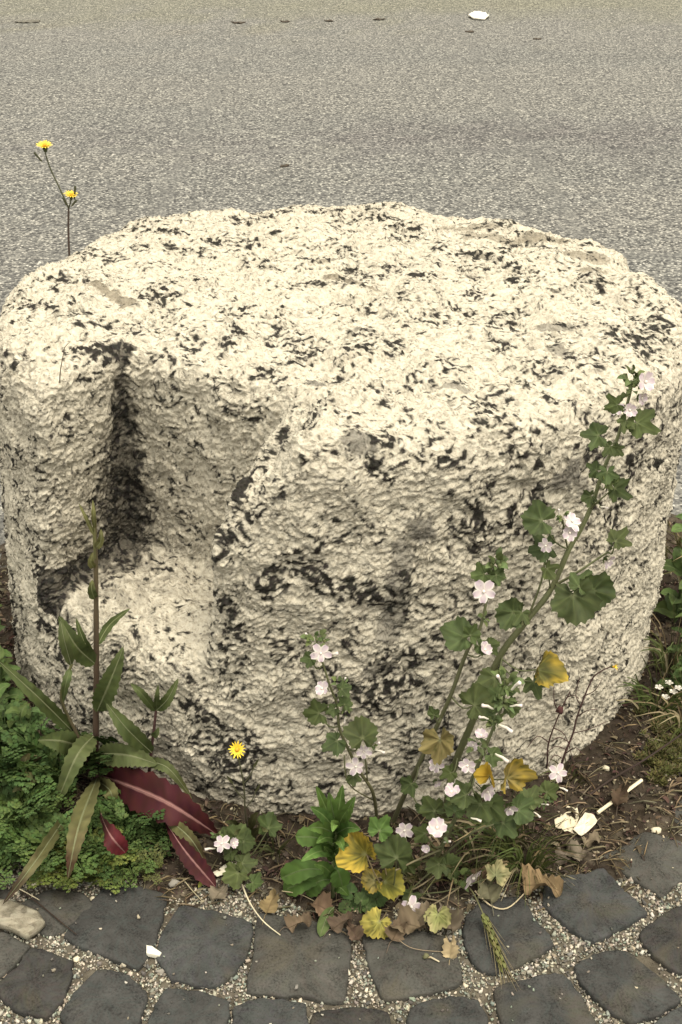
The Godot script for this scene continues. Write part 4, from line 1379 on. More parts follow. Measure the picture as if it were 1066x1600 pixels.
func mallow_tall():
	var base := Vector3(0.145, 0.000, 0.518)
	var t := thing("mallow", base, "tallest mallow, its stem leaning right across the drum to the right rim", "mallow", "mallow plants in front of the drum")
	var c0 := Color(0.075, 0.08, 0.035)
	var c1 := Color(0.1, 0.115, 0.05)
	var pts := [base, Vector3(0.151, 0.129, 0.545), Vector3(0.172, 0.222, 0.555), Vector3(0.200, 0.323, 0.555), Vector3(0.229, 0.372, 0.550), Vector3(0.260, 0.415, 0.540), Vector3(0.280, 0.468, 0.530), Vector3(0.294, 0.497, 0.525), Vector3(0.305, 0.527, 0.520), Vector3(0.316, 0.575, 0.515), Vector3(0.328, 0.608, 0.510), Vector3(0.335, 0.640, 0.505), Vector3(0.341, 0.677, 0.500)]
	stalk(t, pts, 0.0052, 0.0016, c0, c1, "stem", 60)
	stalk(t, [Vector3(0.266, 0.424, 0.540), Vector3(0.288, 0.448, 0.550), Vector3(0.307, 0.464, 0.550), Vector3(0.324, 0.478, 0.550)], 0.0018, 0.0012, c0, c1, "branch", 10)
	stalk(t, [Vector3(0.233, 0.380, 0.550), Vector3(0.247, 0.432, 0.545), Vector3(0.250, 0.469, 0.540)], 0.0016, 0.001, c0, c1, "branch", 10)
	# from, at, radius, way of the tip
	for a in [
		[Vector3(0.279, 0.470, 0.530), Vector3(0.231, 0.529, 0.560), 0.023, 165], [Vector3(0.260, 0.419, 0.540), Vector3(0.243, 0.482, 0.550), 0.019, 190],
		[Vector3(0.266, 0.426, 0.540), Vector3(0.282, 0.424, 0.580), 0.031, 285], [Vector3(0.266, 0.426, 0.540), Vector3(0.312, 0.436, 0.575), 0.023, -15],
		[Vector3(0.266, 0.426, 0.540), Vector3(0.291, 0.445, 0.570), 0.016, 60], [Vector3(0.229, 0.372, 0.550), Vector3(0.206, 0.405, 0.570), 0.022, 165],
		[Vector3(0.232, 0.376, 0.550), Vector3(0.220, 0.399, 0.570), 0.014, 240], [Vector3(0.205, 0.330, 0.555), Vector3(0.193, 0.305, 0.580), 0.021, 280],
		[Vector3(0.200, 0.317, 0.555), Vector3(0.244, 0.301, 0.580), 0.015, -70], [Vector3(0.328, 0.608, 0.510), Vector3(0.296, 0.625, 0.530), 0.017, 175],
		[Vector3(0.334, 0.630, 0.506), Vector3(0.350, 0.638, 0.530), 0.019, -30], [Vector3(0.333, 0.629, 0.506), Vector3(0.331, 0.641, 0.530), 0.011, 250],
		[Vector3(0.316, 0.575, 0.515), Vector3(0.329, 0.557, 0.540), 0.016, -35], [Vector3(0.317, 0.570, 0.515), Vector3(0.300, 0.581, 0.530), 0.012, 150],
		[Vector3(0.317, 0.579, 0.515), Vector3(0.314, 0.578, 0.540), 0.012, 280], [Vector3(0.311, 0.554, 0.517), Vector3(0.318, 0.569, 0.540), 0.011, 10],
		[Vector3(0.307, 0.542, 0.518), Vector3(0.297, 0.543, 0.530), 0.01, 200], [Vector3(0.337, 0.652, 0.503), Vector3(0.318, 0.658, 0.520), 0.013, 200],
		[Vector3(0.328, 0.607, 0.510), Vector3(0.315, 0.608, 0.530), 0.01, 230], [Vector3(0.327, 0.602, 0.510), Vector3(0.327, 0.603, 0.525), 0.009, 300],
		[Vector3(0.324, 0.478, 0.550), Vector3(0.331, 0.502, 0.560), 0.014, 60], [Vector3(0.250, 0.467, 0.540), Vector3(0.252, 0.457, 0.560), 0.012, 300],
		[Vector3(0.177, 0.239, 0.555), Vector3(0.191, 0.275, 0.580), 0.014, 40], [Vector3(0.156, 0.162, 0.550), Vector3(0.141, 0.155, 0.580), 0.013, 220],
	]:
		var o := {"deep": 0.2} if a[2] < 0.02 else {}
		mallow_leaf(t, a[0], a[1], a[2], a[3], MALLOW, o)
	# mottled yellow leaf
	mallow_leaf(t, Vector3(0.202, 0.325, 0.555), Vector3(0.247, 0.336, 0.585), 0.024, 40, Color(0.08, 0.085, 0.025), {"fold": 0.9, "nrm": Vector3(0.5, 0.2, 0.7), "deep": 0.04, "edge": YELLOW, "spots": 0.45, "label": "mottled yellow and green leaf"})
	for a in [[Vector3(0.350, 0.688, 0.520), 0.019, Vector3(0.5, 0.5, 0.9)], [Vector3(0.335, 0.655, 0.525), 0.014, Vector3(0.1, 0.4, 1)], [Vector3(0.348, 0.668, 0.520), 0.013, Vector3(0.6, 0.1, 0.8)], [Vector3(0.276, 0.520, 0.550), 0.016, Vector3(0.4, 0.9, 0.5)], [Vector3(0.274, 0.508, 0.555), 0.015, Vector3(-0.1, 0.3, 1)], [Vector3(0.322, 0.472, 0.560), 0.015, Vector3(0.6, -0.2, 0.8)], [Vector3(0.246, 0.493, 0.560), 0.012, Vector3(-0.4, 0.2, 0.9)], [Vector3(0.322, 0.655, 0.520), 0.012, Vector3(-0.6, 0.7, 0.6)]]:
		mallow_flower(t, a[0], a[1], a[2], rng.randf_range(0.65, 0.95))
	rolled_flower(t, Vector3(0.310, 0.535, 0.540), aim(-10), 0.012)
	rolled_flower(t, Vector3(0.260, 0.528, 0.550), aim(95), 0.011)
	stalk(t, [Vector3(0.279, 0.470, 0.530), Vector3(0.271, 0.497, 0.540), Vector3(0.266, 0.520, 0.545)], 0.0013, 0.001, c0, c1, "branch", 6)
	stalk(t, [Vector3(0.303, 0.520, 0.520), Vector3(0.308, 0.539, 0.535), Vector3(0.321, 0.557, 0.540)], 0.0012, 0.0008, c0, c1, "branch", 6)
	for a in [[Vector3(0.339, 0.687, 0.505), 0.018, 12], [Vector3(0.337, 0.676, 0.510), 0.016, 10], [Vector3(0.266, 0.524, 0.545), 0.011, 8], [Vector3(0.330, 0.487, 0.550), 0.011, 7], [Vector3(0.315, 0.574, 0.525), 0.011, 7], [Vector3(0.306, 0.533, 0.530), 0.009, 5]]:
		bud_cluster(t, a[0], a[1], a[2])

func mallow_mid():
	var base := Vector3(0.068, 0.000, 0.523)
	var t := thing("mallow", base, "mallow with a straight slanting stem ending at the middle of the drum's front", "mallow", "mallow plants in front of the drum")
	var c0 := Color(0.07, 0.068, 0.034)
	var c1 := Color(0.095, 0.105, 0.05)
	stalk(t, [base, Vector3(0.089, 0.111, 0.560), Vector3(0.114, 0.202, 0.575), Vector3(0.137, 0.283, 0.585), Vector3(0.155, 0.359, 0.590), Vector3(0.169, 0.393, 0.590), Vector3(0.176, 0.436, 0.585), Vector3(0.180, 0.484, 0.580)], 0.0038, 0.0013, c0, c1, "stem", 50)
	for a in [[Vector3(0.166, 0.384, 0.590), Vector3(0.142, 0.398, 0.610), 0.021, 150], [Vector3(0.167, 0.386, 0.590), Vector3(0.156, 0.405, 0.615), 0.013, 60], [Vector3(0.140, 0.285, 0.585), Vector3(0.171, 0.302, 0.620), 0.024, 20], [Vector3(0.164, 0.373, 0.590), Vector3(0.169, 0.379, 0.610), 0.011, -60], [Vector3(0.129, 0.250, 0.580), Vector3(0.116, 0.272, 0.600), 0.009, 120], [Vector3(0.178, 0.464, 0.583), Vector3(0.165, 0.477, 0.600), 0.013, 190], [Vector3(0.179, 0.471, 0.583), Vector3(0.186, 0.475, 0.600), 0.012, -20], [Vector3(0.155, 0.355, 0.590), Vector3(0.182, 0.383, 0.610), 0.012, 20], [Vector3(0.103, 0.162, 0.570), Vector3(0.089, 0.153, 0.600), 0.014, 230], [Vector3(0.092, 0.118, 0.560), Vector3(0.109, 0.115, 0.600), 0.012, 300]]:
		mallow_leaf(t, a[0], a[1], a[2], a[3])
	mallow_leaf(t, Vector3(0.113, 0.198, 0.575), Vector3(0.126, 0.227, 0.610), 0.026, -70, Color(0.13, 0.115, 0.05), {"pleat": 0.16, "fold": 0.5, "spots": 0.1, "label": "folded olive brown leaf"})
	mallow_flower(t, Vector3(0.168, 0.460, 0.610), 0.019, Vector3(-0.1, 0.4, 1), 0.95)
	mallow_flower(t, Vector3(0.173, 0.379, 0.615), 0.017, Vector3(0.3, 0.75, 0.6), 0.6)
	mallow_flower(t, Vector3(0.120, 0.205, 0.620), 0.013, Vector3(0, 0.3, 1), 0.9)
	mallow_flower(t, Vector3(0.123, 0.168, 0.610), 0.011, Vector3(0.4, -0.2, 0.8), 0.6)
	bud_cluster(t, Vector3(0.182, 0.485, 0.590), 0.02, 14)
	bud_cluster(t, Vector3(0.176, 0.468, 0.595), 0.014, 8)
	bud_cluster(t, Vector3(0.172, 0.415, 0.600), 0.012, 6)

func mallow_front():
	var base := Vector3(0.113, 0.000, 0.618)
	var t := thing("mallow", base, "foremost mallow crowded with white flowers, leaning right from the litter", "mallow", "mallow plants in front of the drum")
	var c0 := Color(0.075, 0.078, 0.036)
	var c1 := Color(0.1, 0.115, 0.055)
	stalk(t, [base, Vector3(0.138, 0.113, 0.645), Vector3(0.152, 0.170, 0.655), Vector3(0.167, 0.234, 0.660), Vector3(0.175, 0.263, 0.660), Vector3(0.186, 0.306, 0.660), Vector3(0.194, 0.333, 0.655), Vector3(0.195, 0.361, 0.650)], 0.0034, 0.0013, c0, c1, "stem", 40)
	stalk(t, [Vector3(0.129, 0.079, 0.640), Vector3(0.095, 0.100, 0.680), Vector3(0.069, 0.093, 0.690)], 0.0016, 0.001, c0, STRAW * 0.6, "branch", 10)
	stalk(t, [Vector3(0.125, 0.047, 0.630), Vector3(0.168, 0.129, 0.660), Vector3(0.218, 0.142, 0.650), Vector3(0.257, 0.151, 0.630), Vector3(0.274, 0.179, 0.620)], 0.0015, 0.0009, c0, c1, "branch", 16)
	stalk(t, [base, Vector3(0.091, 0.058, 0.620), Vector3(0.084, 0.082, 0.610)], 0.0013, 0.0009, c0, c1, "branch", 10)
	for a in [[Vector3(0.167, 0.234, 0.660), Vector3(0.147, 0.215, 0.690), 0.018, 200], [Vector3(0.160, 0.209, 0.660), Vector3(0.186, 0.197, 0.690), 0.024, -30], [Vector3(0.154, 0.183, 0.660), Vector3(0.168, 0.197, 0.690), 0.018, 250], [Vector3(0.137, 0.120, 0.650), Vector3(0.115, 0.170, 0.660), 0.016, 120], [Vector3(0.146, 0.142, 0.650), Vector3(0.141, 0.188, 0.680), 0.014, 90], [Vector3(0.175, 0.263, 0.660), Vector3(0.184, 0.271, 0.680), 0.012, -20], [Vector3(0.193, 0.331, 0.655), Vector3(0.202, 0.335, 0.670), 0.012, 0], [Vector3(0.189, 0.321, 0.657), Vector3(0.179, 0.323, 0.670), 0.012, 200], [Vector3(0.193, 0.335, 0.655), Vector3(0.183, 0.356, 0.670), 0.012, 140], [Vector3(0.131, 0.086, 0.640), Vector3(0.103, 0.129, 0.660), 0.014, 150], [Vector3(0.218, 0.142, 0.650), Vector3(0.225, 0.179, 0.670), 0.02, 30], [Vector3(0.240, 0.148, 0.640), Vector3(0.237, 0.185, 0.660), 0.015, 70], [Vector3(0.257, 0.151, 0.630), Vector3(0.263, 0.180, 0.640), 0.013, 40], [Vector3(0.194, 0.131, 0.650), Vector3(0.205, 0.159, 0.680), 0.016, -40], [Vector3(0.119, 0.021, 0.620), Vector3(0.123, 0.072, 0.660), 0.014, 200], [base, Vector3(0.147, 0.035, 0.620), 0.017, 30], [base, Vector3(0.090, 0.020, 0.663), 0.013, 230]]:
		mallow_leaf(t, a[0], a[1], a[2], a[3], MALLOW * 1.1)
	mallow_leaf(t, Vector3(0.168, 0.236, 0.660), Vector3(0.178, 0.258, 0.695), 0.016, 100, Color(0.3, 0.2, 0.025), {"deep": 0.04, "edge": YELLOW, "fold": 1.1, "nrm": Vector3(-0.5, 0.1, 0.8), "label": "deep yellow folded leaf"})
	mallow_leaf(t, Vector3(0.169, 0.238, 0.660), Vector3(0.199, 0.261, 0.700), 0.0235, 75, Color(0.22, 0.165, 0.06), {"fold": 0.8, "nrm": Vector3(0.45, 0.1, 0.8), "deep": 0.04, "edge": YELLOW * 0.8, "spots": 0.4, "pleat": 0.15, "label": "yellow leaf speckled brown"})
	for a in [[Vector3(0.167, 0.301, 0.680), 0.016, Vector3(-0.2, 0.9, 0.5), 0.55], [Vector3(0.152, 0.264, 0.690), 0.015, Vector3(-0.4, 0.3, 0.9), 0.85], [Vector3(0.134, 0.222, 0.690), 0.019, Vector3(-0.1, 0.9, 0.5), 0.6], [Vector3(0.175, 0.233, 0.700), 0.018, Vector3(0.5, 0.1, 0.9), 0.7], [Vector3(0.206, 0.197, 0.690), 0.016, Vector3(0.1, -0.3, 0.9), 0.75], [Vector3(0.119, 0.164, 0.690), 0.021, Vector3(-0.1, 0.95, 0.5), 0.65], [Vector3(0.082, 0.113, 0.640), 0.015, Vector3(-0.1, 0.5, 0.9), 0.9], [Vector3(0.274, 0.201, 0.630), 0.015, Vector3(0.1, 0.5, 1), 0.95], [Vector3(0.171, 0.045, 0.653), 0.024, Vector3(0.75, -0.25, 0.7), 0.8], [Vector3(0.160, 0.279, 0.670), 0.012, Vector3(-0.5, 0.2, 0.8), 0.7], [Vector3(0.109, 0.120, 0.680), 0.012, Vector3(-0.4, 0.6, 0.6), 0.45], [Vector3(0.091, 0.025, 0.686), 0.016, Vector3(0, 0.6, 1), 0.95]]:
		mallow_flower(t, a[0], a[1], a[2], a[3])
	for a in [[Vector3(0.180, 0.337, 0.675), 145, 0.022], [Vector3(0.200, 0.361, 0.670), 62, 0.022], [Vector3(0.175, 0.322, 0.675), 150, 0.017], [Vector3(0.199, 0.341, 0.675), 20, 0.018], [Vector3(0.186, 0.318, 0.680), -20, 0.022], [Vector3(0.188, 0.367, 0.665), 110, 0.02], [Vector3(0.183, 0.282, 0.690), -25, 0.022], [Vector3(0.158, 0.190, 0.700), -5, 0.016], [Vector3(0.241, 0.168, 0.665), -35, 0.013], [Vector3(0.253, 0.167, 0.650), 10, 0.011], [Vector3(0.275, 0.186, 0.640), -15, 0.014], [Vector3(0.129, 0.131, 0.680), 30, 0.012]]:
		rolled_flower(t, a[0], aim(a[1]) + Vector3(0, 0, 0.35), a[2])
	for a in [[Vector3(0.194, 0.361, 0.655), 0.02, 14], [Vector3(0.190, 0.344, 0.665), 0.02, 14], [Vector3(0.182, 0.312, 0.670), 0.016, 10], [Vector3(0.163, 0.277, 0.670), 0.016, 8], [Vector3(0.173, 0.257, 0.675), 0.013, 6], [Vector3(0.141, 0.201, 0.680), 0.015, 8], [Vector3(0.126, 0.144, 0.675), 0.015, 8], [Vector3(0.258, 0.169, 0.640), 0.014, 8], [Vector3(0.151, 0.030, 0.644), 0.022, 12]]:
		bud_cluster(t, a[0], a[1], a[2])

func mallow_left():
	var base := Vector3(0.052, 0.000, 0.518)
	var t := thing("mallow", base, "slender mallow leaning left, open striped flower at its tip below the drum's middle", "mallow", "mallow plants in front of the drum")
	var c0 := Color(0.08, 0.075, 0.035)
	var c1 := Color(0.1, 0.11, 0.05)
	stalk(t, [base, Vector3(0.043, 0.117, 0.575), Vector3(0.025, 0.159, 0.580), Vector3(0.010, 0.196, 0.580), Vector3(-0.002, 0.228, 0.575), Vector3(-0.005, 0.261, 0.570), Vector3(-0.014, 0.292, 0.570), Vector3(-0.024, 0.328, 0.565), Vector3(-0.031, 0.354, 0.560)], 0.0026, 0.0012, c0, c1, "stem", 44)
	stalk(t, [Vector3(0.035, 0.140, 0.580), Vector3(0.033, 0.174, 0.590), Vector3(0.030, 0.204, 0.595)], 0.0012, 0.0009, c0, c1, "branch", 6)
	stalk(t, [Vector3(0.042, 0.102, 0.570), Vector3(0.010, 0.156, 0.600), Vector3(0.004, 0.204, 0.600)], 0.001, 0.0008, c0, c1, "branch", 8)
	for a in [[Vector3(-0.003, 0.231, 0.575), Vector3(-0.033, 0.272, 0.600), 0.018, 175], [Vector3(0.010, 0.198, 0.580), Vector3(0.027, 0.244, 0.605), 0.022, 100], [Vector3(0.006, 0.209, 0.580), Vector3(-0.009, 0.229, 0.605), 0.016, 220], [Vector3(-0.011, 0.278, 0.570), Vector3(0.004, 0.303, 0.590), 0.011, 20], [Vector3(-0.005, 0.258, 0.570), Vector3(-0.011, 0.270, 0.590), 0.009, 200], [Vector3(-0.023, 0.320, 0.565), Vector3(-0.041, 0.341, 0.580), 0.011, 190], [Vector3(0.023, 0.166, 0.580), Vector3(0.016, 0.166, 0.600), 0.01, 260], [Vector3(-0.005, 0.253, 0.570), Vector3(0.006, 0.281, 0.590), 0.01, 60]]:
		mallow_leaf(t, a[0], a[1], a[2], a[3])
	mallow_flower(t, Vector3(-0.025, 0.350, 0.580), 0.0155, Vector3(0, 0.35, 1), 0.95)
	mallow_flower(t, Vector3(0.029, 0.214, 0.605), 0.0125, Vector3(-0.1, 0.4, 1), 0.95)
	mallow_flower(t, Vector3(0.019, 0.190, 0.605), 0.014, Vector3(0.05, 0.4, 1), 0.98)
	mallow_flower(t, Vector3(-0.023, 0.299, 0.585), 0.016, Vector3(-0.5, 0.6, 0.7), 0.7)
	for a in [[Vector3(-0.017, 0.341, 0.575), 35, 0.02], [Vector3(0.043, 0.213, 0.600), -5, 0.016], [Vector3(0.042, 0.217, 0.600), 60, 0.017], [Vector3(0.004, 0.305, 0.580), 80, 0.012], [Vector3(0.006, 0.252, 0.580), -100, 0.012], [Vector3(-0.039, 0.363, 0.565), 120, 0.012]]:
		rolled_flower(t, a[0], aim(a[1]) + Vector3(0, 0, 0.35), a[2])
	for a in [[Vector3(-0.034, 0.361, 0.565), 0.016, 10], [Vector3(-0.028, 0.359, 0.570), 0.013, 8], [Vector3(-0.001, 0.303, 0.580), 0.014, 9], [Vector3(0.006, 0.267, 0.580), 0.013, 9], [Vector3(-0.011, 0.259, 0.580), 0.01, 6], [Vector3(0.040, 0.220, 0.600), 0.011, 6]]:
		bud_cluster(t, a[0], a[1], a[2])

func mallow_low():
	var base := Vector3(-0.141, 0.000, 0.587)
	var t := thing("mallow", base, "low mallow with a pale striped flower beside the large maroon leaf", "mallow", "mallow plants in front of the drum")
	var c0 := Color(0.08, 0.08, 0.04)
	stalk(t, [base, Vector3(-0.149, 0.020, 0.587), Vector3(-0.158, 0.045, 0.601)], 0.0015, 0.001, c0, c0, "stem", 8)
	for a in [[base, Vector3(-0.138, 0.055, 0.586), 0.019, 70], [base, Vector3(-0.151, 0.050, 0.576), 0.014, 150], [base, Vector3(-0.097, 0.060, 0.572), 0.018, 60], [base, Vector3(-0.128, 0.050, 0.595), 0.015, -20], [base, Vector3(-0.142, 0.030, 0.634), 0.018, 215], [base, Vector3(-0.114, 0.025, 0.645), 0.014, -40], [base, Vector3(-0.127, 0.035, 0.620), 0.017, 20], [base, Vector3(-0.157, 0.050, 0.586), 0.011, 120], [base, Vector3(-0.151, 0.035, 0.601), 0.012, 260]]:
		mallow_leaf(t, a[0], a[1], a[2], a[3], MALLOW, {"nrm": Vector3(rng.randf_range(-0.6, 0.6), 0.8, rng.randf_range(0.2, 1.0))})
	mallow_flower(t, Vector3(-0.159, 0.060, 0.608), 0.0145, Vector3(0, 0.6, 1), 0.95)
	mallow_flower(t, Vector3(-0.145, 0.055, 0.603), 0.013, Vector3(0.6, 0.7, 0.5), 0.6)
	rolled_flower(t, Vector3(-0.169, 0.045, 0.602), Vector3(-1, 0.15, 0.3), 0.017)
	bud_cluster(t, Vector3(-0.167, 0.055, 0.591), 0.012, 7)

func fleabane():
	var base := Vector3(-0.011, 0.000, 0.652)
	var t := thing("leafy_seedling", base, "bright green leafy seedling standing upright at the middle of the drum's foot", "weed")
	var c := BRIGHT
	stalk(t, [base, Vector3(-0.010, 0.074, 0.660), Vector3(-0.006, 0.136, 0.655)], 0.003, 0.0018, Color(0.09, 0.11, 0.045), Color(0.1, 0.13, 0.05), "stem", 12)
	var up := Vector3(0, 0.75, 0.7)
	# start, tip, half width, lift
	for a in [
		[Vector3(-0.007, 0.129, 0.655), Vector3(-0.031, 0.206, 0.660), 0.0085, 0.0], [Vector3(-0.006, 0.132, 0.656), Vector3(-0.015, 0.213, 0.680), 0.009, 0.0], [Vector3(-0.007, 0.130, 0.656), Vector3(-0.038, 0.199, 0.690), 0.0085, 0.01], [Vector3(-0.007, 0.121, 0.656), Vector3(-0.042, 0.173, 0.700), 0.0095, 0.012],
		[Vector3(-0.006, 0.123, 0.656), Vector3(0.024, 0.171, 0.700), 0.009, 0.012], [Vector3(-0.006, 0.128, 0.656), Vector3(0.010, 0.197, 0.690), 0.0075, 0.008], [Vector3(-0.005, 0.131, 0.655), Vector3(0.018, 0.189, 0.660), 0.009, 0.0], [Vector3(-0.006, 0.136, 0.655), Vector3(0.002, 0.199, 0.650), 0.0085, 0.0],
		[Vector3(-0.006, 0.134, 0.660), Vector3(-0.010, 0.181, 0.715), 0.006, 0.02], [Vector3(-0.008, 0.106, 0.658), Vector3(-0.058, 0.121, 0.660), 0.012, 0.01], [Vector3(-0.008, 0.097, 0.660), Vector3(-0.050, 0.133, 0.715), 0.0085, 0.014], [Vector3(-0.009, 0.097, 0.660), Vector3(0.010, 0.144, 0.700), 0.0075, 0.01],
		[Vector3(-0.010, 0.061, 0.660), Vector3(-0.079, 0.030, 0.641), 0.0145, 0.02], [Vector3(-0.010, 0.049, 0.660), Vector3(-0.076, 0.012, 0.646), 0.0135, 0.018], [Vector3(-0.010, 0.046, 0.660), Vector3(-0.046, 0.020, 0.658), 0.0125, 0.02], [Vector3(-0.009, 0.068, 0.660), Vector3(0.002, 0.040, 0.666), 0.0125, 0.02],
		[Vector3(-0.009, 0.077, 0.660), Vector3(0.012, 0.129, 0.710), 0.007, 0.008], [Vector3(-0.010, 0.080, 0.660), Vector3(-0.022, 0.134, 0.690), 0.006, 0.004], [Vector3(-0.009, 0.052, 0.660), Vector3(-0.034, 0.114, 0.700), 0.008, 0.012], [Vector3(-0.010, 0.024, 0.650), Vector3(0.010, 0.020, 0.663), 0.008, 0.012],
		[Vector3(-0.007, 0.112, 0.655), Vector3(-0.031, 0.158, 0.710), 0.007, 0.012], [Vector3(-0.007, 0.112, 0.655), Vector3(0.004, 0.145, 0.710), 0.007, 0.012], [Vector3(-0.008, 0.103, 0.655), Vector3(0.032, 0.116, 0.660), 0.009, 0.01],
	]:
		var m: Vector3 = a[0].lerp(a[1], 0.5) + Vector3(0, a[3], a[3] * 0.5)
		leaf(t, [a[0], m, a[1]], up, {"w": a[2], "c": jit(c, 0.2), "tip": c * 1.15, "n": 16, "teeth": 0.1, "shape": 2 if a[2] > 0.011 else 0, "fold": 0.3, "wave": 0.1, "midrib": a[2] > 0.0085, "rib": Color(0.13, 0.19, 0.07)})
	# small round-leaved seedling beside it
	base = Vector3(0.024, 0.000, 0.671)
	t = thing("round_leaved_seedling", base, "small seedling with round dark green leaves right of the bright leafy seedling", "weed")
	for a in [[Vector3(0.021, 0.012, 0.670), 0.013, 200], [Vector3(0.037, 0.012, 0.675), 0.012, -20], [Vector3(0.037, 0.018, 0.657), 0.012, 30], [Vector3(0.010, 0.020, 0.654), 0.013, 120], [Vector3(0.028, 0.025, 0.672), 0.011, 80], [Vector3(0.006, 0.012, 0.675), 0.01, 210], [Vector3(0.050, 0.015, 0.663), 0.011, 10]]:
		mallow_leaf(t, base, a[0], a[1], a[2], Color(0.045, 0.075, 0.025), {"nrm": Vector3(0, 1, 0.4), "deep": 0.03, "pleat": 0.02})
	base = Vector3(-0.011, 0.000, 0.664)
	t = thing("drooping_leaf", base, "single smooth green leaf drooping onto the dark paving stone", "leaf")
	leaf(t, [Vector3(-0.009, 0.020, 0.682), Vector3(-0.017, 0.020, 0.695), Vector3(-0.027, 0.014, 0.726)], Vector3(0, 1, 0.3), {"w": 0.0085, "c": Color(0.06, 0.085, 0.03), "n": 12, "shape": 2, "midrib": true}, "leaf_blade")
	# four-leaved sprout near the maroon leaf
	base = Vector3(-0.185, 0.000, 0.626)
	t = thing("clover_sprout", base, "tiny yellow green four leaved sprout at the tip of the lower maroon leaf", "weed")
	for a in [[Vector3(-0.179, 0.012, 0.622)], [Vector3(-0.188, 0.014, 0.623)], [Vector3(-0.189, 0.010, 0.637)], [Vector3(-0.178, 0.010, 0.634)]]:
		var b := Vector3(-0.184, 0.012, 0.630)
		leaf(t, [b, b.lerp(a[0], 0.5) + Vector3(0, 0.002, 0), b + (a[0] - b) * 1.25], Vector3(0, 1, 0.3), {"w": 0.0038, "c": Color(0.14, 0.15, 0.03), "n": 6, "shape": 1})
	stalk(t, [base, Vector3(-0.185, 0.006, 0.627), Vector3(-0.184, 0.012, 0.630)], 0.0007, 0.0006, OLIVE, OLIVE, "stem", 4)

func yellow_mallow():
	var base := Vector3(0.067, 0.000, 0.641)
	var t := thing("mallow", base, "dying low mallow with large yellow leaves right of the leafy seedling", "mallow", "mallow plants in front of the drum")
	var st := Color(0.2, 0.16, 0.09)
	mallow_leaf(t, base, Vector3(0.026, 0.130, 0.690), 0.026, 130, Color(0.14, 0.13, 0.025), {"deep": 0.04, "edge": YELLOW * 1.15, "spots": 0.3, "nrm": Vector3(-0.25, 0.55, 0.8), "fold": 1.0, "stalk": st, "label": "large yellow leaf with green base"})
	mallow_leaf(t, base, Vector3(0.051, 0.147, 0.670), 0.018, 60, BRIGHT, {"stalk": st})
	mallow_leaf(t, base, Vector3(0.062, 0.045, 0.666), 0.021, -40, Color(0.08, 0.085, 0.02), {"deep": 0.05, "fold": 0.6, "edge": Color(0.15, 0.135, 0.025), "nrm": Vector3(0.3, 0.8, 0.6), "stalk": st})
	mallow_leaf(t, base, Vector3(0.038, 0.050, 0.665), 0.018, 190, Color(0.24, 0.2, 0.08), {"deep": 0.04, "edge": YELLOW * 0.9, "spots": 0.5, "nrm": Vector3(-0.4, 0.6, 0.7), "stalk": st, "label": "pale yellow leaf with dark speckles"})
	mallow_leaf(t, base, Vector3(0.045, 0.026, 0.719), 0.022, 250, Color(0.2, 0.185, 0.05), {"deep": 0.05, "edge": Color(0.25, 0.21, 0.05), "spots": 0.3, "fold": -0.5, "nrm": Vector3(0.05, 0.9, 0.5), "stalk": st, "label": "yellow leaf bent down onto the paving"})
	mallow_leaf(t, base, Vector3(0.071, 0.114, 0.680), 0.024, 95, MALLOW, {"pleat": 0.2, "fold": 0.5})
	mallow_leaf(t, base, Vector3(0.090, 0.060, 0.646), 0.015, 20, MALLOW)
	mallow_leaf(t, base, Vector3(0.122, 0.030, 0.711), 0.019, 270, Color(0.16, 0.16, 0.06), {"spots": 0.25, "edge": Color(0.22, 0.2, 0.1), "fold": 0.4, "nrm": Vector3(-0.2, 0.8, 0.6), "stalk": st})
	mallow_leaf(t, base, Vector3(0.204, 0.050, 0.649), 0.017, 80, Color(0.14, 0.14, 0.07), {"spots": 0.2, "edge": Color(0.25, 0.22, 0.12), "fold": 0.4})
	for a in [[Vector3(0.098, 0.030, 0.659), Vector3(0.132, 0.050, 0.647)], [Vector3(0.090, 0.015, 0.658), Vector3(0.140, 0.012, 0.666)], [Vector3(0.106, 0.010, 0.675), Vector3(0.157, 0.030, 0.656)]]:
		stalk(t, [base, a[0], a[1]], 0.0013, 0.0009, STRAW * 0.6, STRAW * 0.4, "stem", 8)

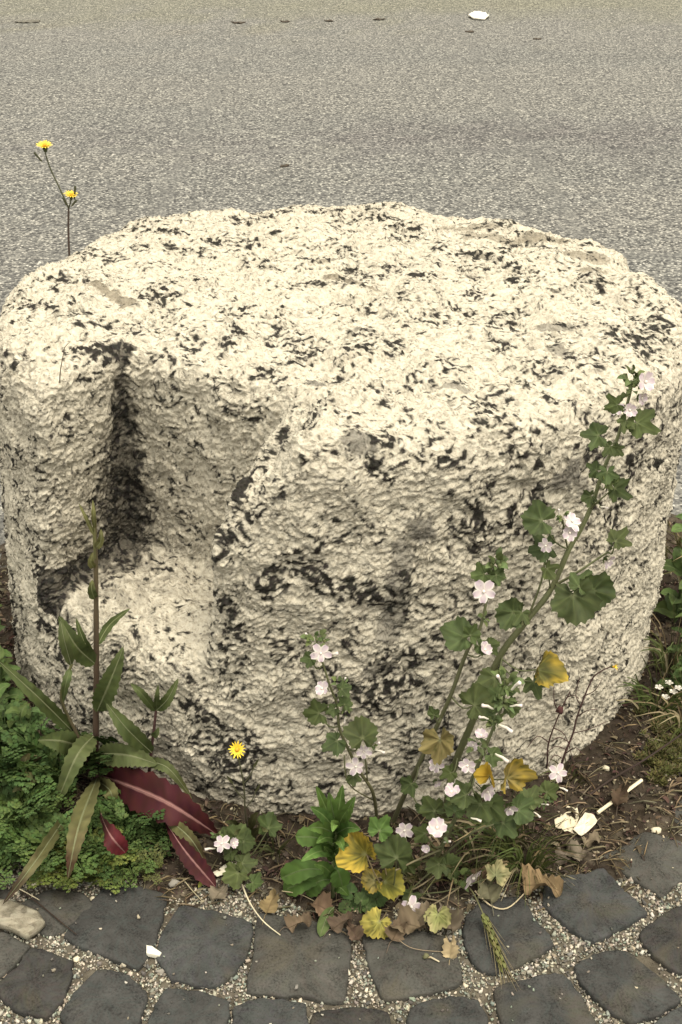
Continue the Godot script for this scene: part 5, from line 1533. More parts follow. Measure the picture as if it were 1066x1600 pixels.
func dead_stems():
	var C := Color(0.055, 0.028, 0.026)
	var base := Vector3(0.306, 0.000, 0.410)
	var t := thing("withered_plant", base, "thin reddish brown dead stem standing left of two against the drum's right foot", "dead plant", "dead stems by the drum")
	stalk(t, [base, Vector3(0.302, 0.049, 0.430), Vector3(0.300, 0.089, 0.435), Vector3(0.311, 0.141, 0.435), Vector3(0.324, 0.177, 0.430)], 0.0016, 0.0008, C, C, "stem", 18)
	for a in [[Vector3(0.300, 0.089, 0.435), Vector3(0.280, 0.113, 0.450), Vector3(0.266, 0.096, 0.455)], [Vector3(0.311, 0.145, 0.435), Vector3(0.299, 0.172, 0.450), Vector3(0.296, 0.201, 0.450)], [Vector3(0.306, 0.115, 0.435), Vector3(0.320, 0.113, 0.450), Vector3(0.335, 0.066, 0.450)], [Vector3(0.320, 0.166, 0.430), Vector3(0.327, 0.178, 0.440), Vector3(0.334, 0.175, 0.445)]]:
		stalk(t, a, 0.0009, 0.0005, C, C, "twig", 6)
	var mb := MB.new()
	lump(mb, Vector3(0.311, 0.149, 0.437), Vector3(0.005, 0.006, 0.005), C * 1.4, 0, 8, 0.8)
	part(t, "seed_head", mb, M.dry)
	base = Vector3(0.323, 0.000, 0.418)
	t = thing("withered_plant", base, "dead stem with an orange withered flower, right of two against the drum's right foot", "dead plant", "dead stems by the drum")
	stalk(t, [base, Vector3(0.325, 0.057, 0.430), Vector3(0.335, 0.102, 0.430), Vector3(0.338, 0.132, 0.430), Vector3(0.353, 0.191, 0.425), Vector3(0.364, 0.207, 0.425), Vector3(0.378, 0.216, 0.425)], 0.0018, 0.0008, C, C, "stem", 24)
	for a in [[Vector3(0.335, 0.102, 0.430), Vector3(0.354, 0.117, 0.440), Vector3(0.378, 0.131, 0.440)], [Vector3(0.342, 0.150, 0.430), Vector3(0.330, 0.179, 0.440), Vector3(0.333, 0.209, 0.440)], [Vector3(0.348, 0.168, 0.427), Vector3(0.358, 0.183, 0.435), Vector3(0.366, 0.203, 0.435)], [Vector3(0.329, 0.071, 0.430), Vector3(0.309, 0.086, 0.440), Vector3(0.292, 0.078, 0.450)], [Vector3(0.331, 0.085, 0.430), Vector3(0.313, 0.103, 0.440), Vector3(0.301, 0.102, 0.450)], [Vector3(0.327, 0.064, 0.430), Vector3(0.336, 0.092, 0.450), Vector3(0.349, 0.078, 0.450)], [Vector3(0.338, 0.132, 0.430), Vector3(0.349, 0.151, 0.440), Vector3(0.363, 0.153, 0.440)], [Vector3(0.325, 0.054, 0.430), Vector3(0.308, 0.074, 0.445), Vector3(0.299, 0.059, 0.450)]]:
		stalk(t, a, 0.0008, 0.0004, C * 1.1, C * 1.2, "twig", 6)
	ray_flower(t, Vector3(0.381, 0.216, 0.425), 0.006, Vector3(1, 0.3, 0.4), 1.2, 8)
	# a dry stalk growing from the drum's top left
	base = Vector3(-0.370, 0.607, 0.332)
	t = thing("dry_stalk", base, "hair thin dry stalk growing from a crevice on the drum's left shoulder", "dead plant")
	stalk(t, [base, base + Vector3(0.004, 0.02, 0.004), base + Vector3(0.012, 0.05, 0.0)], 0.0009, 0.0005, Color(0.09, 0.07, 0.05), Color(0.09, 0.07, 0.05), "stem", 6)
	stalk(t, [base + Vector3(0.012, 0.05, 0), base + Vector3(0.02, 0.058, 0.0)], 0.0005, 0.0003, Color(0.09, 0.07, 0.05), Color(0.09, 0.07, 0.05), "twig", 3)

func edges():
	var fc := Color(0.052, 0.085, 0.026)
	# left: finely divided herbs and leafy weeds
	for a in [
		[Vector3(-0.458, 0.000, 0.523), 0.1, 0.09, 15, fc, "fern-leaved herb at the left edge under the long drooping weed leaf"],
		[Vector3(-0.415, 0.000, 0.579), 0.09, 0.075, 15, fc, "fern-leaved herb behind the purple tipped leaf near the pale flat stone"],
		[Vector3(-0.376, 0.000, 0.585), 0.085, 0.07, 15, fc * 1.1, "fern-leaved herb between the two reddish hanging leaves"],
		[Vector3(-0.340, 0.000, 0.618), 0.075, 0.05, 16, Color(0.09, 0.115, 0.03), "yellowish fern-leaved herb spilling onto the corner of a dark paving stone"],
		[Vector3(-0.311, 0.000, 0.579), 0.08, 0.06, 14, fc, "fern-leaved herb below the short red leaf"],
		[Vector3(-0.288, 0.000, 0.523), 0.08, 0.075, 15, fc * 0.8, "dark fern-leaved herb under the large maroon leaf"],
		[Vector3(-0.242, 0.000, 0.551), 0.06, 0.05, 11, fc * 0.75, "dark fern-leaved herb at the lower edge of the large maroon leaf"],
		[Vector3(-0.414, 0.000, 0.464), 0.1, 0.1, 15, fc, "fern-leaved herb at the foot of the tall bristly weed"],
		[Vector3(-0.487, 0.000, 0.429), 0.11, 0.12, 15, fc * 0.9, "fern-leaved herb against the drum's lower left edge"],
		[Vector3(-0.479, 0.000, 0.615), 0.08, 0.06, 12, fc, "fern-leaved herb cut by the left edge above the pale flat stone"],
		[Vector3(-0.350, 0.000, 0.422), 0.07, 0.11, 9, fc * 0.7, "dark fern-leaved herb growing behind the maroon stem"],
		[Vector3(-0.258, 0.000, 0.615), 0.035, 0.035, 7, Color(0.075, 0.085, 0.03), "sparse olive sprout on bare earth right of the fern-leaved herbs"],
		[Vector3(-0.290, 0.000, 0.603), 0.05, 0.045, 10, fc * 1.05, "small fern-leaved herb at the back edge of a dark paving stone"],
	]:
		fern_herb(a[0], a[1], a[2], a[3], a[4], a[5])
	var gl := Color(0.05, 0.078, 0.024)
	for a in [
		[Vector3(-0.567, 0.000, 0.279), 0.27, 9, 0.05, gl, "tall leafy weed rising along the drum's left side", 4, 1],
		[Vector3(-0.518, 0.000, 0.357), 0.17, 8, 0.045, gl * 0.9, "leafy weed with broad leaves below the drum's left side", 4, 1],
		[Vector3(-0.468, 0.000, 0.408), 0.12, 7, 0.036, gl, "short leafy weed behind the long leaf of the bristly weed", 4, 1],
		[Vector3(-0.531, 0.000, 0.443), 0.15, 8, 0.045, gl * 1.1, "leafy weed at the left edge above the fern-leaved herbs", 4, 0],
		[Vector3(-0.570, 0.000, 0.205), 0.2, 8, 0.045, gl * 0.85, "dense leafy weed hugging the drum's left flank", 5, 1],
		[Vector3(-0.518, 0.000, 0.295), 0.15, 8, 0.04, gl, "leafy weed between the drum's left flank and the long pointed leaf", 5, 1],
		[Vector3(-0.623, 0.000, 0.143), 0.26, 8, 0.05, gl * 0.8, "leafy weed farthest back on the drum's left", 3, 0],
		[Vector3(-0.456, 0.000, 0.484), 0.09, 6, 0.03, OLIVE * 0.9, "dull olive weed among the left fern-leaved herbs", 3, 1],
	]:
		leafy_herb(a[0], a[1], a[2], a[3], a[4], a[5], a[6], a[7])
	# right edge
	for a in [
		[Vector3(0.588, 0.000, 0.020), 0.19, 8, 0.055, gl * 1.2, "broad leaved weed beside the drum's right side near the road", 3, 1],
		[Vector3(0.580, 0.000, 0.161), 0.13, 8, 0.05, gl, "weed with narrow leaves at the right edge behind the moss", 4, 0],
		[Vector3(0.547, 0.000, 0.230), 0.07, 7, 0.035, gl * 0.9, "low weed with tiny white flowers right of the drum", 4, 1],
		[Vector3(0.657, 0.000, 0.049), 0.2, 8, 0.05, gl, "leafy weed just outside the right edge by the road", 4, 0],
	]:
		var w: Node3D = leafy_herb(a[0], a[1], a[2], a[3], a[4], a[5], a[6], a[7])
		if "white" in a[5]:
			for q in [Vector3(0.496, 0.070, 0.280), Vector3(0.512, 0.075, 0.275), Vector3(0.518, 0.065, 0.285), Vector3(0.526, 0.070, 0.282), Vector3(0.507, 0.055, 0.285)]:
				var mb := MB.new()
				for k in 5:
					var d := Vector3(sin(k * 1.257), 0.25, cos(k * 1.257))
					blade(mb, [q, q + d * 0.004, q + d * 0.007], Vector3.UP, {"w": 0.0025, "c": Color(0.5, 0.48, 0.44), "n": 4, "shape": 2, "thin": true})
				part(w, "flower", mb, M.petal)
				stalk(w, [w.position, w.position.lerp(q, 0.6) + Vector3(0, 0.01, 0), q], 0.0006, 0.0005, gl, gl, "flower_stalk", 5)
	for a in [
		[Vector3(0.495, 0.000, 0.279), 45, 0.11, Color(0.06, 0.078, 0.026), "grass tuft against the foot of the drum's right side", 0.6],
		[Vector3(0.543, 0.000, 0.179), 40, 0.15, Color(0.07, 0.08, 0.03), "dry tipped grass tuft right of the drum behind the white flowers", 0.5],
		[Vector3(0.538, 0.000, 0.311), 45, 0.09, Color(0.06, 0.075, 0.024), "short grass tuft at the right edge above the moss", 0.8],
		[Vector3(0.643, 0.000, -0.052), 35, 0.24, Color(0.085, 0.085, 0.035), "tall grass tuft at the right edge in front of the road", 0.35],
		[Vector3(0.249, 0.000, 0.599), 110, 0.085, Color(0.062, 0.078, 0.026), "grass tuft growing out of the litter behind the curled brown leaf", 0.95],
		[Vector3(0.224, 0.000, 0.561), 60, 0.1, Color(0.055, 0.07, 0.026), "thin grass tuft at the foot of the flowering mallow", 0.8],
		[Vector3(0.158, 0.000, 0.609), 26, 0.1, Color(0.085, 0.085, 0.04), "sparse pale grass under the foremost mallow", 1.0],
		[Vector3(0.105, 0.000, 0.626), 30, 0.07, Color(0.08, 0.08, 0.035), "short dry grass between the yellow leaves and the foremost mallow", 1.1],
		[Vector3(0.186, 0.000, 0.585), 34, 0.09, Color(0.065, 0.075, 0.03), "fine green grass behind the white side flower", 1.0],
		[Vector3(-0.091, 0.000, 0.573), 18, 0.06, Color(0.06, 0.065, 0.028), "wispy grass left of the leafy seedling", 1.0],
		[Vector3(0.334, 0.000, 0.429), 16, 0.05, Color(0.075, 0.075, 0.035), "tiny grass tuft at the foot of the dead stems", 0.8],
	]:
		grass_tuft(a[0], a[1], a[2], a[3], a[4], a[5])
	# bearded grass
	for a in [[Vector3(0.599, 0.000, 0.020), Vector3(0.611, 0.019, -0.120), Vector3(0.602, 0.054, -0.120), Vector3(0.590, 0.092, -0.120), "bearded grass ear leaning left at the right edge before the road"], [Vector3(0.608, 0.000, 0.030), Vector3(0.618, 0.039, -0.100), Vector3(0.614, 0.066, -0.100), Vector3(0.613, 0.114, -0.100), "upright bearded grass ear at the right edge before the road"]]:
		var t := thing("bearded_grass", a[0], a[4], "grass", "bearded grasses")
		stalk(t, [a[0], a[0].lerp(a[1], 0.5) + Vector3(0.01, 0, 0), a[1], a[2]], 0.001, 0.0008, OLIVE, OLIVE, "stem", 12)
		grass_ear(t, [a[2], a[2].lerp(a[3], 0.5), a[3]], 0.0045, Color(0.12, 0.12, 0.05), 0.03)
	var b := Vector3(0.163, 0.000, 0.618)
	var t2 := thing("bearded_grass", b, "green bearded grass ear bent down across a dark paving stone", "grass", "bearded grasses")
	stalk(t2, [b, Vector3(0.171, 0.035, 0.670), Vector3(0.182, 0.030, 0.703)], 0.0011, 0.0009, OLIVE, OLIVE, "stem", 10)
	grass_ear(t2, [Vector3(0.182, 0.030, 0.703), Vector3(0.191, 0.024, 0.736), Vector3(0.199, 0.017, 0.773)], 0.005, Color(0.12, 0.125, 0.045), 0.035)
	# moss and ground cover on the right
	var mb2 := MB.new()
	for k in 5:
		var d := Vector3(sin(k * 1.257), 0.9, cos(k * 1.257)).normalized()
		blade(mb2, [Vector3.ZERO, d * 0.5, d], Vector3.UP, {"w": 0.16, "c": Color.WHITE, "n": 3, "shape": 0, "thin": true})
	var xf := []
	var cols := []
	for k in 26000:
		var p := Vector2(rng.randf_range(0.42, 0.85), rng.randf_range(0.1, 0.5))
		var r := p.length()
		var edge := soil_edge(atan2(p.x, p.y))
		if r < 0.535 or r > edge + 0.01 or p.y > 0.43 + 0.06 * nz_big.get_noise_1d(p.x * 3.0):
			continue
		if nz_big.get_noise_2d(p.x * 1.5, p.y * 1.5) + (r - 0.585) * 13.0 + 0.6 * nz_mid.get_noise_2d(p.x, p.y) < 0.1:
			continue
		var s := rng.randf_range(0.005, 0.013)
		xf.append(Transform3D(Basis.from_euler(Vector3(rng.randf_range(-0.4, 0.4), rng.randf() * TAU, rng.randf_range(-0.4, 0.4))).scaled(Vector3(s, s, s)), Vector3(p.x, soil_y(p.x, p.y), p.y)))
		cols.append(jit(Color(0.08, 0.084, 0.028) if rng.randf() < 0.7 else Color(0.12, 0.1, 0.05), 0.3))
	scatter("ground_cover", mb2.mesh(Vector3.ZERO), M.leaf, xf, cols, "low olive moss and sprouts covering the earth right of the drum", "moss")

# ==================================================================== litter
func sheet(at: Vector3, outline: Array, thick: float, col: Color, crumple: float, curl: float, s: float) -> MB:
	# a flat scrap with an outline (metres, x and z from its middle), bent and crumpled, with real thickness
	var mb := MB.new()
	var n := outline.size()
	var cen := Vector2.ZERO
	for p in outline:
		cen += p
	cen /= n
	var ring := []
	for k in n:
		for q in 3:
			ring.append(outline[k].lerp(outline[(k + 1) % n], q / 3.0))
	var lv := [0.0, 0.3, 0.6, 0.85, 1.0]
	var tops := []
	var bots := []
	for f in lv:
		var tr := []
		var br := []
		for p in ring:
			var q := cen.lerp(p, f) if f > 0.0 else cen
			var y := crumple * (nz_mid.get_noise_3d(q.x + at.x, s, q.y + at.z) + 0.5 * nz_fine.get_noise_3d(q.x + at.x, s, q.y + at.z)) + curl * (q - cen).length_squared() / 0.0009
			var w := at + Vector3(q.x, y + thick, q.y)
			var c := jit(col, 0.05) * (1.0 + 0.35 * nz_fine.get_noise_3dv(w * 1.3) + 0.25 * nz_mid.get_noise_3dv(w))
			c = Color(c.r, c.g, c.b)
			tr.append(mb.add(w, c))
			br.append(mb.add(w - Vector3(0, thick, 0), c))
		tops.append(tr)
		bots.append(br)
	var m := ring.size()
	for j in lv.size() - 1:
		for k in m:
			var k2 := (k + 1) % m
			mb.quad(tops[j][k], tops[j + 1][k], tops[j + 1][k2], tops[j][k2])
			mb.quad(bots[j][k2], bots[j + 1][k2], bots[j + 1][k], bots[j][k])
	for k in m:
		var k2 := (k + 1) % m
		mb.quad(tops[4][k], bots[4][k], bots[4][k2], tops[4][k2])
	return mb

func around(poly: Array, at: Vector3) -> Array:
	var out := []
	for p in poly:
		out.append(p - Vector2(at.x, at.z))
	return out

func dead_leaf(at: Vector3, len: float, deg: float, col: Color, curl: float, label: String):
	at.y = maxf(at.y, soil_y(at.x, at.z))
	var t := thing("dead_leaf", at, label, "leaf", "dead leaves along the edge of the paving")
	var d := Vector3(cos(deg_to_rad(deg)), 0, -sin(deg_to_rad(deg)))
	var mb := MB.new()
	var p := at + Vector3(0, 0.004, 0)
	blade(mb, [p - d * len * 0.5, p + Vector3(0, len * 0.16 * curl, 0), p + d * len * 0.5 + Vector3(0, len * 0.1 * curl, 0)], Vector3(0, 1, 0.15), {"w": len * 0.34, "c": col, "tip": col * 0.75, "rib": col * 0.6, "n": 16, "shape": 1, "fold": 0.6 * curl, "wave": 0.75, "teeth": 0.2})
	part(t, "leaf_blade", mb, M.dry)
	var m2 := MB.new()
	tube(m2, curve([p - d * len * 0.5, p - d * len * 0.7 + Vector3(0, 0.003, 0), p - d * len * 0.95 + Vector3(0, -0.002, 0.004)], 6), 0.0007, 0.0005, col * 0.8, col * 0.7, 5)
	part(t, "leaf_stalk", m2, M.stem)

func straw(called: String, pts: Array, r: float, c: Color, label: String, category: String):
	var mb := MB.new()
	tube(mb, curve(pts, 14), r, r * 0.6, c, c * 0.9, 6, 0.08)
	single(called, mb, M.card, pts[0], label, category)

func build_litter():
	# torn paper by the right of the drum: two stuck scraps
	var at := Vector3(0.325, 0.000, 0.531)
	at.y = soil_y(at.x, at.z) + 0.004
	var t := thing("torn_paper", at, "crumpled scrap of cream paper on the earth above the paving at right", "litter")
	part(t, "scrap", sheet(at, around([Vector2(0.300, 0.538), Vector2(0.300, 0.526), Vector2(0.309, 0.510), Vector2(0.323, 0.498), Vector2(0.336, 0.502), Vector2(0.336, 0.518), Vector2(0.330, 0.533), Vector2(0.324, 0.551), Vector2(0.311, 0.547)], at), 0.0012, Color(0.52, 0.47, 0.36), 0.007, 0.001, 1.0), M.card)
	at += Vector3(0, 0.003, 0)
	part(t, "scrap", sheet(at, around([Vector2(0.323, 0.546), Vector2(0.332, 0.531), Vector2(0.345, 0.513), Vector2(0.357, 0.518), Vector2(0.359, 0.531), Vector2(0.350, 0.541), Vector2(0.332, 0.558)], at), 0.0012, Color(0.58, 0.53, 0.42), 0.006, 0.002, 4.0), M.card)
	# broken white stick
	var a := Vector3(0.365, 0.000, 0.505)
	var b := Vector3(0.437, 0.000, 0.453)
	a.y = soil_y(a.x, a.z) + 0.006
	b.y = soil_y(b.x, b.z) + 0.012
	var stick := MB.new()
	tube(stick, PackedVector3Array([a, a.lerp(b, 0.33), a.lerp(b, 0.66), b]), 0.0027, 0.0027, Color(0.62, 0.56, 0.42), Color(0.62, 0.56, 0.42), 10)
	single("paper_stick", stick, M.card, a, "thin white paper stick lying across brown litter at right", "litter")
	var cl := Vector3(0.401, 0.000, 0.479)
	dead_leaf(cl + Vector3(0, 0.012, 0), 0.034, 70, Color(0.07, 0.05, 0.035), 1.4, "dark brown leaf lying over the middle of the white stick")
	# flat pale stone at left
	at = Vector3(-0.412, 0.000, 0.699)
	at.y = 0.013
	single("flat_stone", sheet(at, around([Vector2(-0.466, 0.666), Vector2(-0.431, 0.670), Vector2(-0.392, 0.689), Vector2(-0.379, 0.707), Vector2(-0.387, 0.721), Vector2(-0.397, 0.730), Vector2(-0.421, 0.717), Vector2(-0.456, 0.705)], at), 0.008, Color(0.27, 0.255, 0.21), 0.001, 0.0, 7.0), M.soil, at, "flat pale stone fragment lying on the paving at the left edge", "stone")
	# white shard
	at = Vector3(-0.236, 0.000, 0.746)
	at.y = 0.006
	single("tile_shard", sheet(at, around([Vector2(-0.246, 0.737), Vector2(-0.239, 0.738), Vector2(-0.225, 0.749), Vector2(-0.227, 0.754), Vector2(-0.244, 0.750)], at), 0.006, Color(0.55, 0.54, 0.48), 0.0005, 0.0, 9.0), M.card, at, "small white angular shard in the joint between two dark paving stones", "shard")
	# white card behind the leaf
	at = Vector3(-0.144, 0.000, 0.599)
	at.y = soil_y(at.x, at.z) + 0.006
	single("white_card", sheet(at, around([Vector2(-0.174, 0.611), Vector2(-0.160, 0.597), Vector2(-0.133, 0.580), Vector2(-0.127, 0.587), Vector2(-0.145, 0.604), Vector2(-0.167, 0.618)], at), 0.001, Color(0.6, 0.57, 0.48), 0.003, 0.0, 12.0), M.card, at, "strip of white card half hidden under a mallow leaf left of centre", "litter")
	# small pale bits on the left paving
	var bits := [[Vector3(-0.411, 0.000, 0.626), 0.006, "small white pebble under the purple tipped leaf"], [Vector3(-0.409, 0.000, 0.653), 0.005, "white pebble just above the pale flat stone"], [Vector3(-0.433, 0.000, 0.641), 0.005, "pale chip at the tip of the long purple leaf"], [Vector3(-0.129, 0.000, 0.579), 0.005, "pale pebble at the root of the low mallow"], [Vector3(-0.109, 0.000, 0.694), 0.0045, "round white pebble at the top of the joint below the curved straw"], [Vector3(-0.225, -0.000, 0.772), 0.0055, "round grey pebble in the joint below the white shard"], [Vector3(-0.224, 0.000, 0.629), 0.008, "flat grey pebble on bare earth below the maroon leaves"], [Vector3(-0.279, 0.000, 0.630), 0.004, "tiny pale pebble at the back edge of a dark paving stone"], [Vector3(0.393, 0.000, 0.418), 0.006, "white pebble at the drum's right foot"], [Vector3(0.315, 0.000, 0.728), 0.004, "dark pebble in the joint right of centre"], [Vector3(0.444, 0.000, 0.527), 0.007, "pale stone chip at the top edge of the right paving stone"], [Vector3(-0.329, 0.000, 0.652), 0.005, "white pebble below the yellowish fern-leaved herb"], [Vector3(-0.332, 0.000, 0.752), 0.005, "yellowish pebble in the left joint"]]
	for q in bits:
		var p: Vector3 = q[0]
		p.y = maxf(soil_y(p.x, p.z), 0.002) + q[1] * 0.35
		var mb := MB.new()
		var col := Color(0.5, 0.46, 0.36)
		if "grey" in q[2]:
			col = Color(0.2, 0.19, 0.17)
		if "dark" in q[2] and not "pale" in q[2]:
			col = Color(0.05, 0.05, 0.05)
		lump(mb, p, Vector3(q[1], q[1] * 0.6, q[1] * 0.8), col, rng.randf() * TAU, 9, 0.8)
		single("pebble", mb, M.grit, p, q[2], "pebble", "loose pebbles at the drum's foot")
	# dead leaves
	for q in [
		[Vector3(0.267, 0.012, 0.650), 0.05, -20, Color(0.2, 0.145, 0.085), 1.3, "large curled tan leaf resting on a paving stone's corner at right"],
		[Vector3(-0.091, 0.008, 0.671), 0.032, 70, Color(0.17, 0.13, 0.07), 1.2, "crumpled tan leaf left of the leafy seedling"],
		[Vector3(-0.052, 0.012, 0.711), 0.03, 10, Color(0.1, 0.075, 0.052), 1.4, "brown curled leaf at the top edge of the middle paving stone"],
		[Vector3(0.087, 0.012, 0.716), 0.042, -10, Color(0.12, 0.095, 0.065), 1.3, "brown crinkled leaf right of the bent yellow leaf"],
		[Vector3(0.073, 0.012, 0.720), 0.034, 60, Color(0.1, 0.075, 0.052), 1.2, "small brown leaf touching the bent yellow leaf"],
		[Vector3(0.138, 0.006, 0.745), 0.028, 80, Color(0.26, 0.21, 0.13), 1.5, "pale crumpled leaf in the joint right of the middle"],
		[Vector3(0.002, 0.012, 0.709), 0.03, 30, Color(0.08, 0.06, 0.045), 1.3, "dark crinkled leaf above the middle joint"],
		[Vector3(0.015, 0.012, 0.722), 0.026, 120, Color(0.09, 0.065, 0.048), 1.3, "dark crumpled leaf hanging over the middle joint"],
		[Vector3(0.138, 0.012, 0.699), 0.04, 100, Color(0.12, 0.1, 0.075), 1.2, "grey brown leaf below the white side flower"],
		[Vector3(0.190, 0.020, 0.631), 0.03, 30, Color(0.13, 0.09, 0.06), 1.1, "brown leaf just right of the white side flower"],
		[Vector3(0.194, 0.014, 0.651), 0.04, 95, Color(0.12, 0.115, 0.075), 0.8, "long grey green withered leaf pointing at a paving stone"],
		[Vector3(0.326, 0.010, 0.583), 0.035, 10, Color(0.13, 0.11, 0.085), 0.9, "grey withered leaf below the torn paper"],
		[Vector3(0.304, 0.010, 0.589), 0.03, 60, Color(0.12, 0.1, 0.08), 0.9, "narrow grey leaf below the left end of the torn paper"],
		[Vector3(-0.160, 0.006, 0.649), 0.03, 60, Color(0.14, 0.12, 0.09), 0.7, "dull grey leaf on earth right of the four leaved sprout"],
		[Vector3(-0.028, 0.010, 0.681), 0.035, 160, Color(0.16, 0.11, 0.075), 1.2, "brown leaf under the leafy seedling"],
		[Vector3(0.348, 0.006, 0.561), 0.026, 20, Color(0.17, 0.14, 0.1), 1.0, "light brown leaf right of the torn paper"],
		[Vector3(0.105, 0.012, 0.699), 0.034, 45, Color(0.13, 0.105, 0.075), 1.3, "tan leaf beside the pale striped flower on the ground"],
	]:
		dead_leaf(q[0], q[1], q[2], q[3], q[4], q[5])
	# stalks and straws
	straw("curved_straw", [Vector3(-0.132, 0.012, 0.635), Vector3(-0.118, 0.020, 0.676), Vector3(-0.099, 0.022, 0.708), Vector3(-0.077, 0.014, 0.723)], 0.0012, Color(0.5, 0.46, 0.34), "pale curved straw reaching onto the middle left paving stone", "straw")
	straw("bent_straw", [Vector3(0.177, 0.018, 0.652), Vector3(0.196, 0.016, 0.676), Vector3(0.218, 0.016, 0.679), Vector3(0.247, 0.016, 0.648)], 0.0013, Color(0.42, 0.36, 0.25), "pale bent stalk joining the curled tan leaf to the mallow litter", "straw")
	straw("dry_twig", [Vector3(-0.427, 0.012, 0.644), Vector3(-0.395, 0.016, 0.672), Vector3(-0.361, 0.014, 0.701), Vector3(-0.337, 0.013, 0.721)], 0.0012, Color(0.035, 0.026, 0.022), "dark thin twig lying across the left paving stones", "twig")
	straw("dry_twig", [Vector3(0.323, 0.014, 0.497), Vector3(0.388, 0.030, 0.452), Vector3(0.448, 0.050, 0.424), Vector3(0.521, 0.060, 0.370)], 0.0022, Color(0.04, 0.03, 0.027), "long dark twig propped over the moss at right", "twig")
	straw("dry_straw", [Vector3(-0.078, 0.020, 0.654), Vector3(-0.053, 0.022, 0.662), Vector3(-0.029, 0.016, 0.672)], 0.0008, Color(0.3, 0.26, 0.17), "fine straw under the broad leaves of the leafy seedling", "straw")
	straw("dry_straw", [Vector3(0.055, 0.020, 0.711), Vector3(0.086, 0.016, 0.744), Vector3(0.134, 0.014, 0.750)], 0.0006, Color(0.25, 0.2, 0.14), "fine dark straw running to the pale crumpled leaf", "straw")
	straw("dry_straw", [Vector3(-0.436, 0.016, 0.641), Vector3(-0.417, 0.016, 0.652), Vector3(-0.396, 0.014, 0.664)], 0.001, Color(0.42, 0.38, 0.28), "short pale straw above the pale flat stone", "straw")
	straw("dry_straw", [Vector3(-0.213, 0.012, 0.623), Vector3(-0.198, 0.014, 0.646), Vector3(-0.181, 0.010, 0.664)], 0.0008, Color(0.3, 0.27, 0.18), "fine pale straw below the maroon leaves", "straw")
	# dropped flower on a paving stone
	at = Vector3(0.108, 0.000, 0.758)
	at.y = 0.013
	t = thing("fallen_flower", at, "tiny withered flower head lying on a dark paving stone", "flower")
	var fm := MB.new()
	tube(fm, PackedVector3Array([at + Vector3(0.014, 0.002, 0.008), at + Vector3(0.004, 0.003, 0.002), at]), 0.001, 0.0014, Color(0.4, 0.36, 0.27), STRAW, 6)
	part(t, "flower_stalk", fm, M.card)
	fm = MB.new()
	lump(fm, at + Vector3(-0.002, 0.003, 0), Vector3(0.004, 0.0035, 0.004), Color(0.12, 0.12, 0.07), 0, 8, 0.6)
	part(t, "flower_head", fm, M.dry)
	# flattened white wrapper far up the road, and crumbs of dirt near it
	at = Vector3(1.004, 0.000, -7.871)
	at.y = 0.0
	single("flat_wrapper", sheet(at, [Vector2(-0.075, 0.0), Vector2(-0.06, -0.12), Vector2(0.0, -0.18), Vector2(0.07, -0.1), Vector2(0.075, 0.03), Vector2(0.03, 0.16), Vector2(-0.05, 0.13)], 0.012, Color(0.62, 0.6, 0.55), 0.02, 0.0, 3.0), M.card, at, "flattened white wrapper lying far back on the road", "litter")
	var n := 0
	for q in [[Vector3(0.878, 0.000, -7.145), 0.03, "dark clod just below the white wrapper on the road"], [Vector3(0.263, 0.000, -7.737), 0.035, "dark clod on the road left of the white wrapper"], [Vector3(-0.082, 0.000, -7.671), 0.03, "second dark clod from the white wrapper on the road"], [Vector3(-0.731, 0.000, -7.574), 0.04, "long brown clod far back on the road left of centre"], [Vector3(-0.402, 0.000, -7.638), 0.025, "small dark clod between two others far back on the road"], [Vector3(-2.220, 0.000, -7.638), 0.07, "grey flat lump far back on the road at left"], [Vector3(-0.237, 0.000, -3.387), 0.016, "small dark spot of tar on the road above the drum"], [Vector3(1.291, 0.000, -6.832), 0.02, "tiny dark clod on the road right of the white wrapper"]]:
		var p: Vector3 = q[0]
		p.y = -0.004
		var mb := MB.new()
		var ring := []
		for k in 11:
			var f := TAU * k / 11.0
			ring.append(Vector2(cos(f) * 1.5, sin(f)) * q[1] * rng.randf_range(0.35, 1.15))
		mb = sheet(p, ring, 0.006, Color(0.07, 0.06, 0.05) if n != 5 else Color(0.12, 0.115, 0.1), 0.008, 0.0, n * 2.0)
		single("dirt_clod", mb, M.grit, p, q[2], "clod", "clods on the road")
		n += 1
	# fine litter on the earth
	var fl := MB.new()
	blade(fl, [Vector3(-0.5, 0, 0), Vector3(0, 0.18, 0), Vector3(0.5, 0.02, 0.1)], Vector3.UP, {"w": 0.3, "c": Color.WHITE, "n": 4, "shape": 1, "thin": true, "fold": 0.5})
	var xf := []
	var cols := []
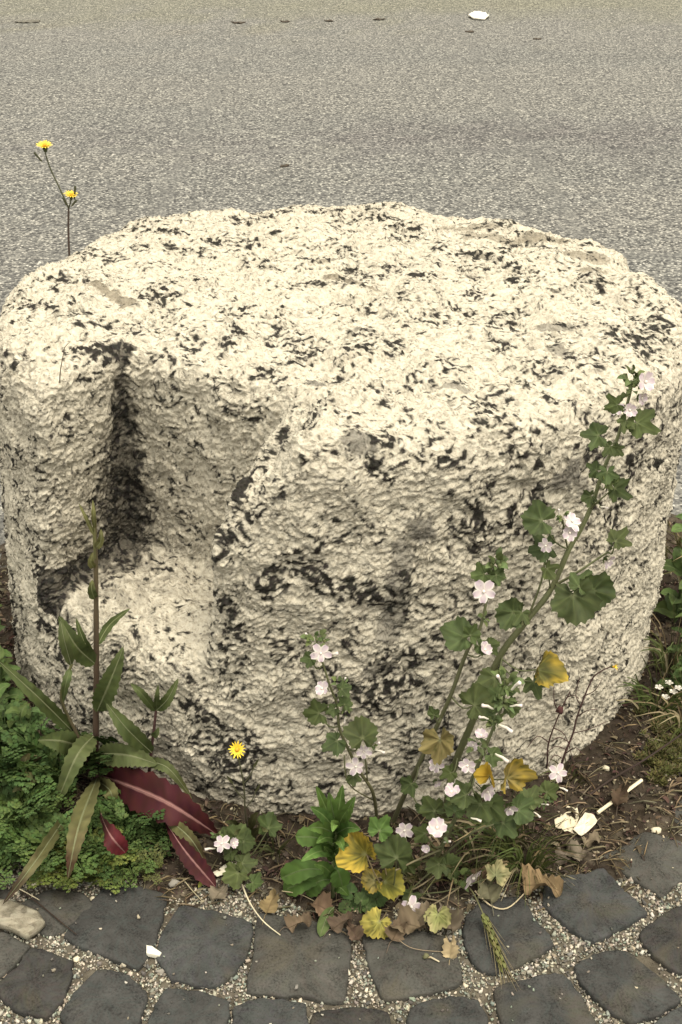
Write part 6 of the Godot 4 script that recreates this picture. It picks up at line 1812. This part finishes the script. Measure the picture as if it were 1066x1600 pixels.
	var pal := [Color(0.06, 0.046, 0.036), Color(0.09, 0.07, 0.05), Color(0.04, 0.032, 0.026), Color(0.14, 0.115, 0.08), Color(0.06, 0.036, 0.032)]
	for k in 14000:
		var ang := rng.randf_range(-2.2, 2.2)
		var e := soil_edge(ang)
		var r := lerpf(0.52, e + 0.02, pow(rng.randf(), 0.8))
		var p := Vector3(sin(ang) * r, 0, cos(ang) * r)
		if r > e - 0.04 and rng.randf() < 0.6:
			continue
		p.y = soil_y(p.x, p.z) + 0.002
		var s := rng.randf_range(0.003, 0.006) + 0.012 * pow(rng.randf(), 3.0)
		var thin := rng.randf_range(0.15, 1.0)
		var straw_bit := rng.randf() < 0.22 and absf(ang) < 1.2
		if straw_bit:
			s = rng.randf_range(0.015, 0.045)
			thin = 0.06
		xf.append(Transform3D(Basis.from_euler(Vector3(rng.randf_range(-0.5, 0.5), rng.randf() * TAU, rng.randf_range(-0.5, 0.5))) * Basis.from_scale(Vector3(s, s * (0.4 if straw_bit else 1.0), s * thin)), p))
		cols.append(jit(Color(0.2, 0.165, 0.11) if straw_bit else pal[rng.randi() % 5], 0.3))
	scatter("leaf_litter", fl.mesh(Vector3.ZERO), M.dry, xf, cols, "fine brown plant litter on the earth round the drum's foot", "litter")
	xf = []
	cols = []
	for k in 2600:
		var ang := rng.randf_range(-1.9, 1.9)
		var e := soil_edge(ang)
		var r := lerpf(0.53, e + 0.03, pow(rng.randf(), 0.6))
		var p := Vector3(sin(ang) * r, 0, cos(ang) * r)
		var s := rng.randf_range(0.001, 0.0028)
		p.y = soil_y(p.x, p.z) + s * 0.4
		xf.append(Transform3D(Basis.from_euler(Vector3(0, rng.randf() * TAU, 0)).scaled(Vector3(s, s, s)), p))
		cols.append(jit([Color(0.2, 0.17, 0.13), Color(0.34, 0.3, 0.23), Color(0.1, 0.085, 0.065)][rng.randi() % 3], 0.2))
	scatter("earth_grit", pebble_mesh(2), M.grit, xf, cols, "loose grit on the bare earth in front of the drum", "grit")
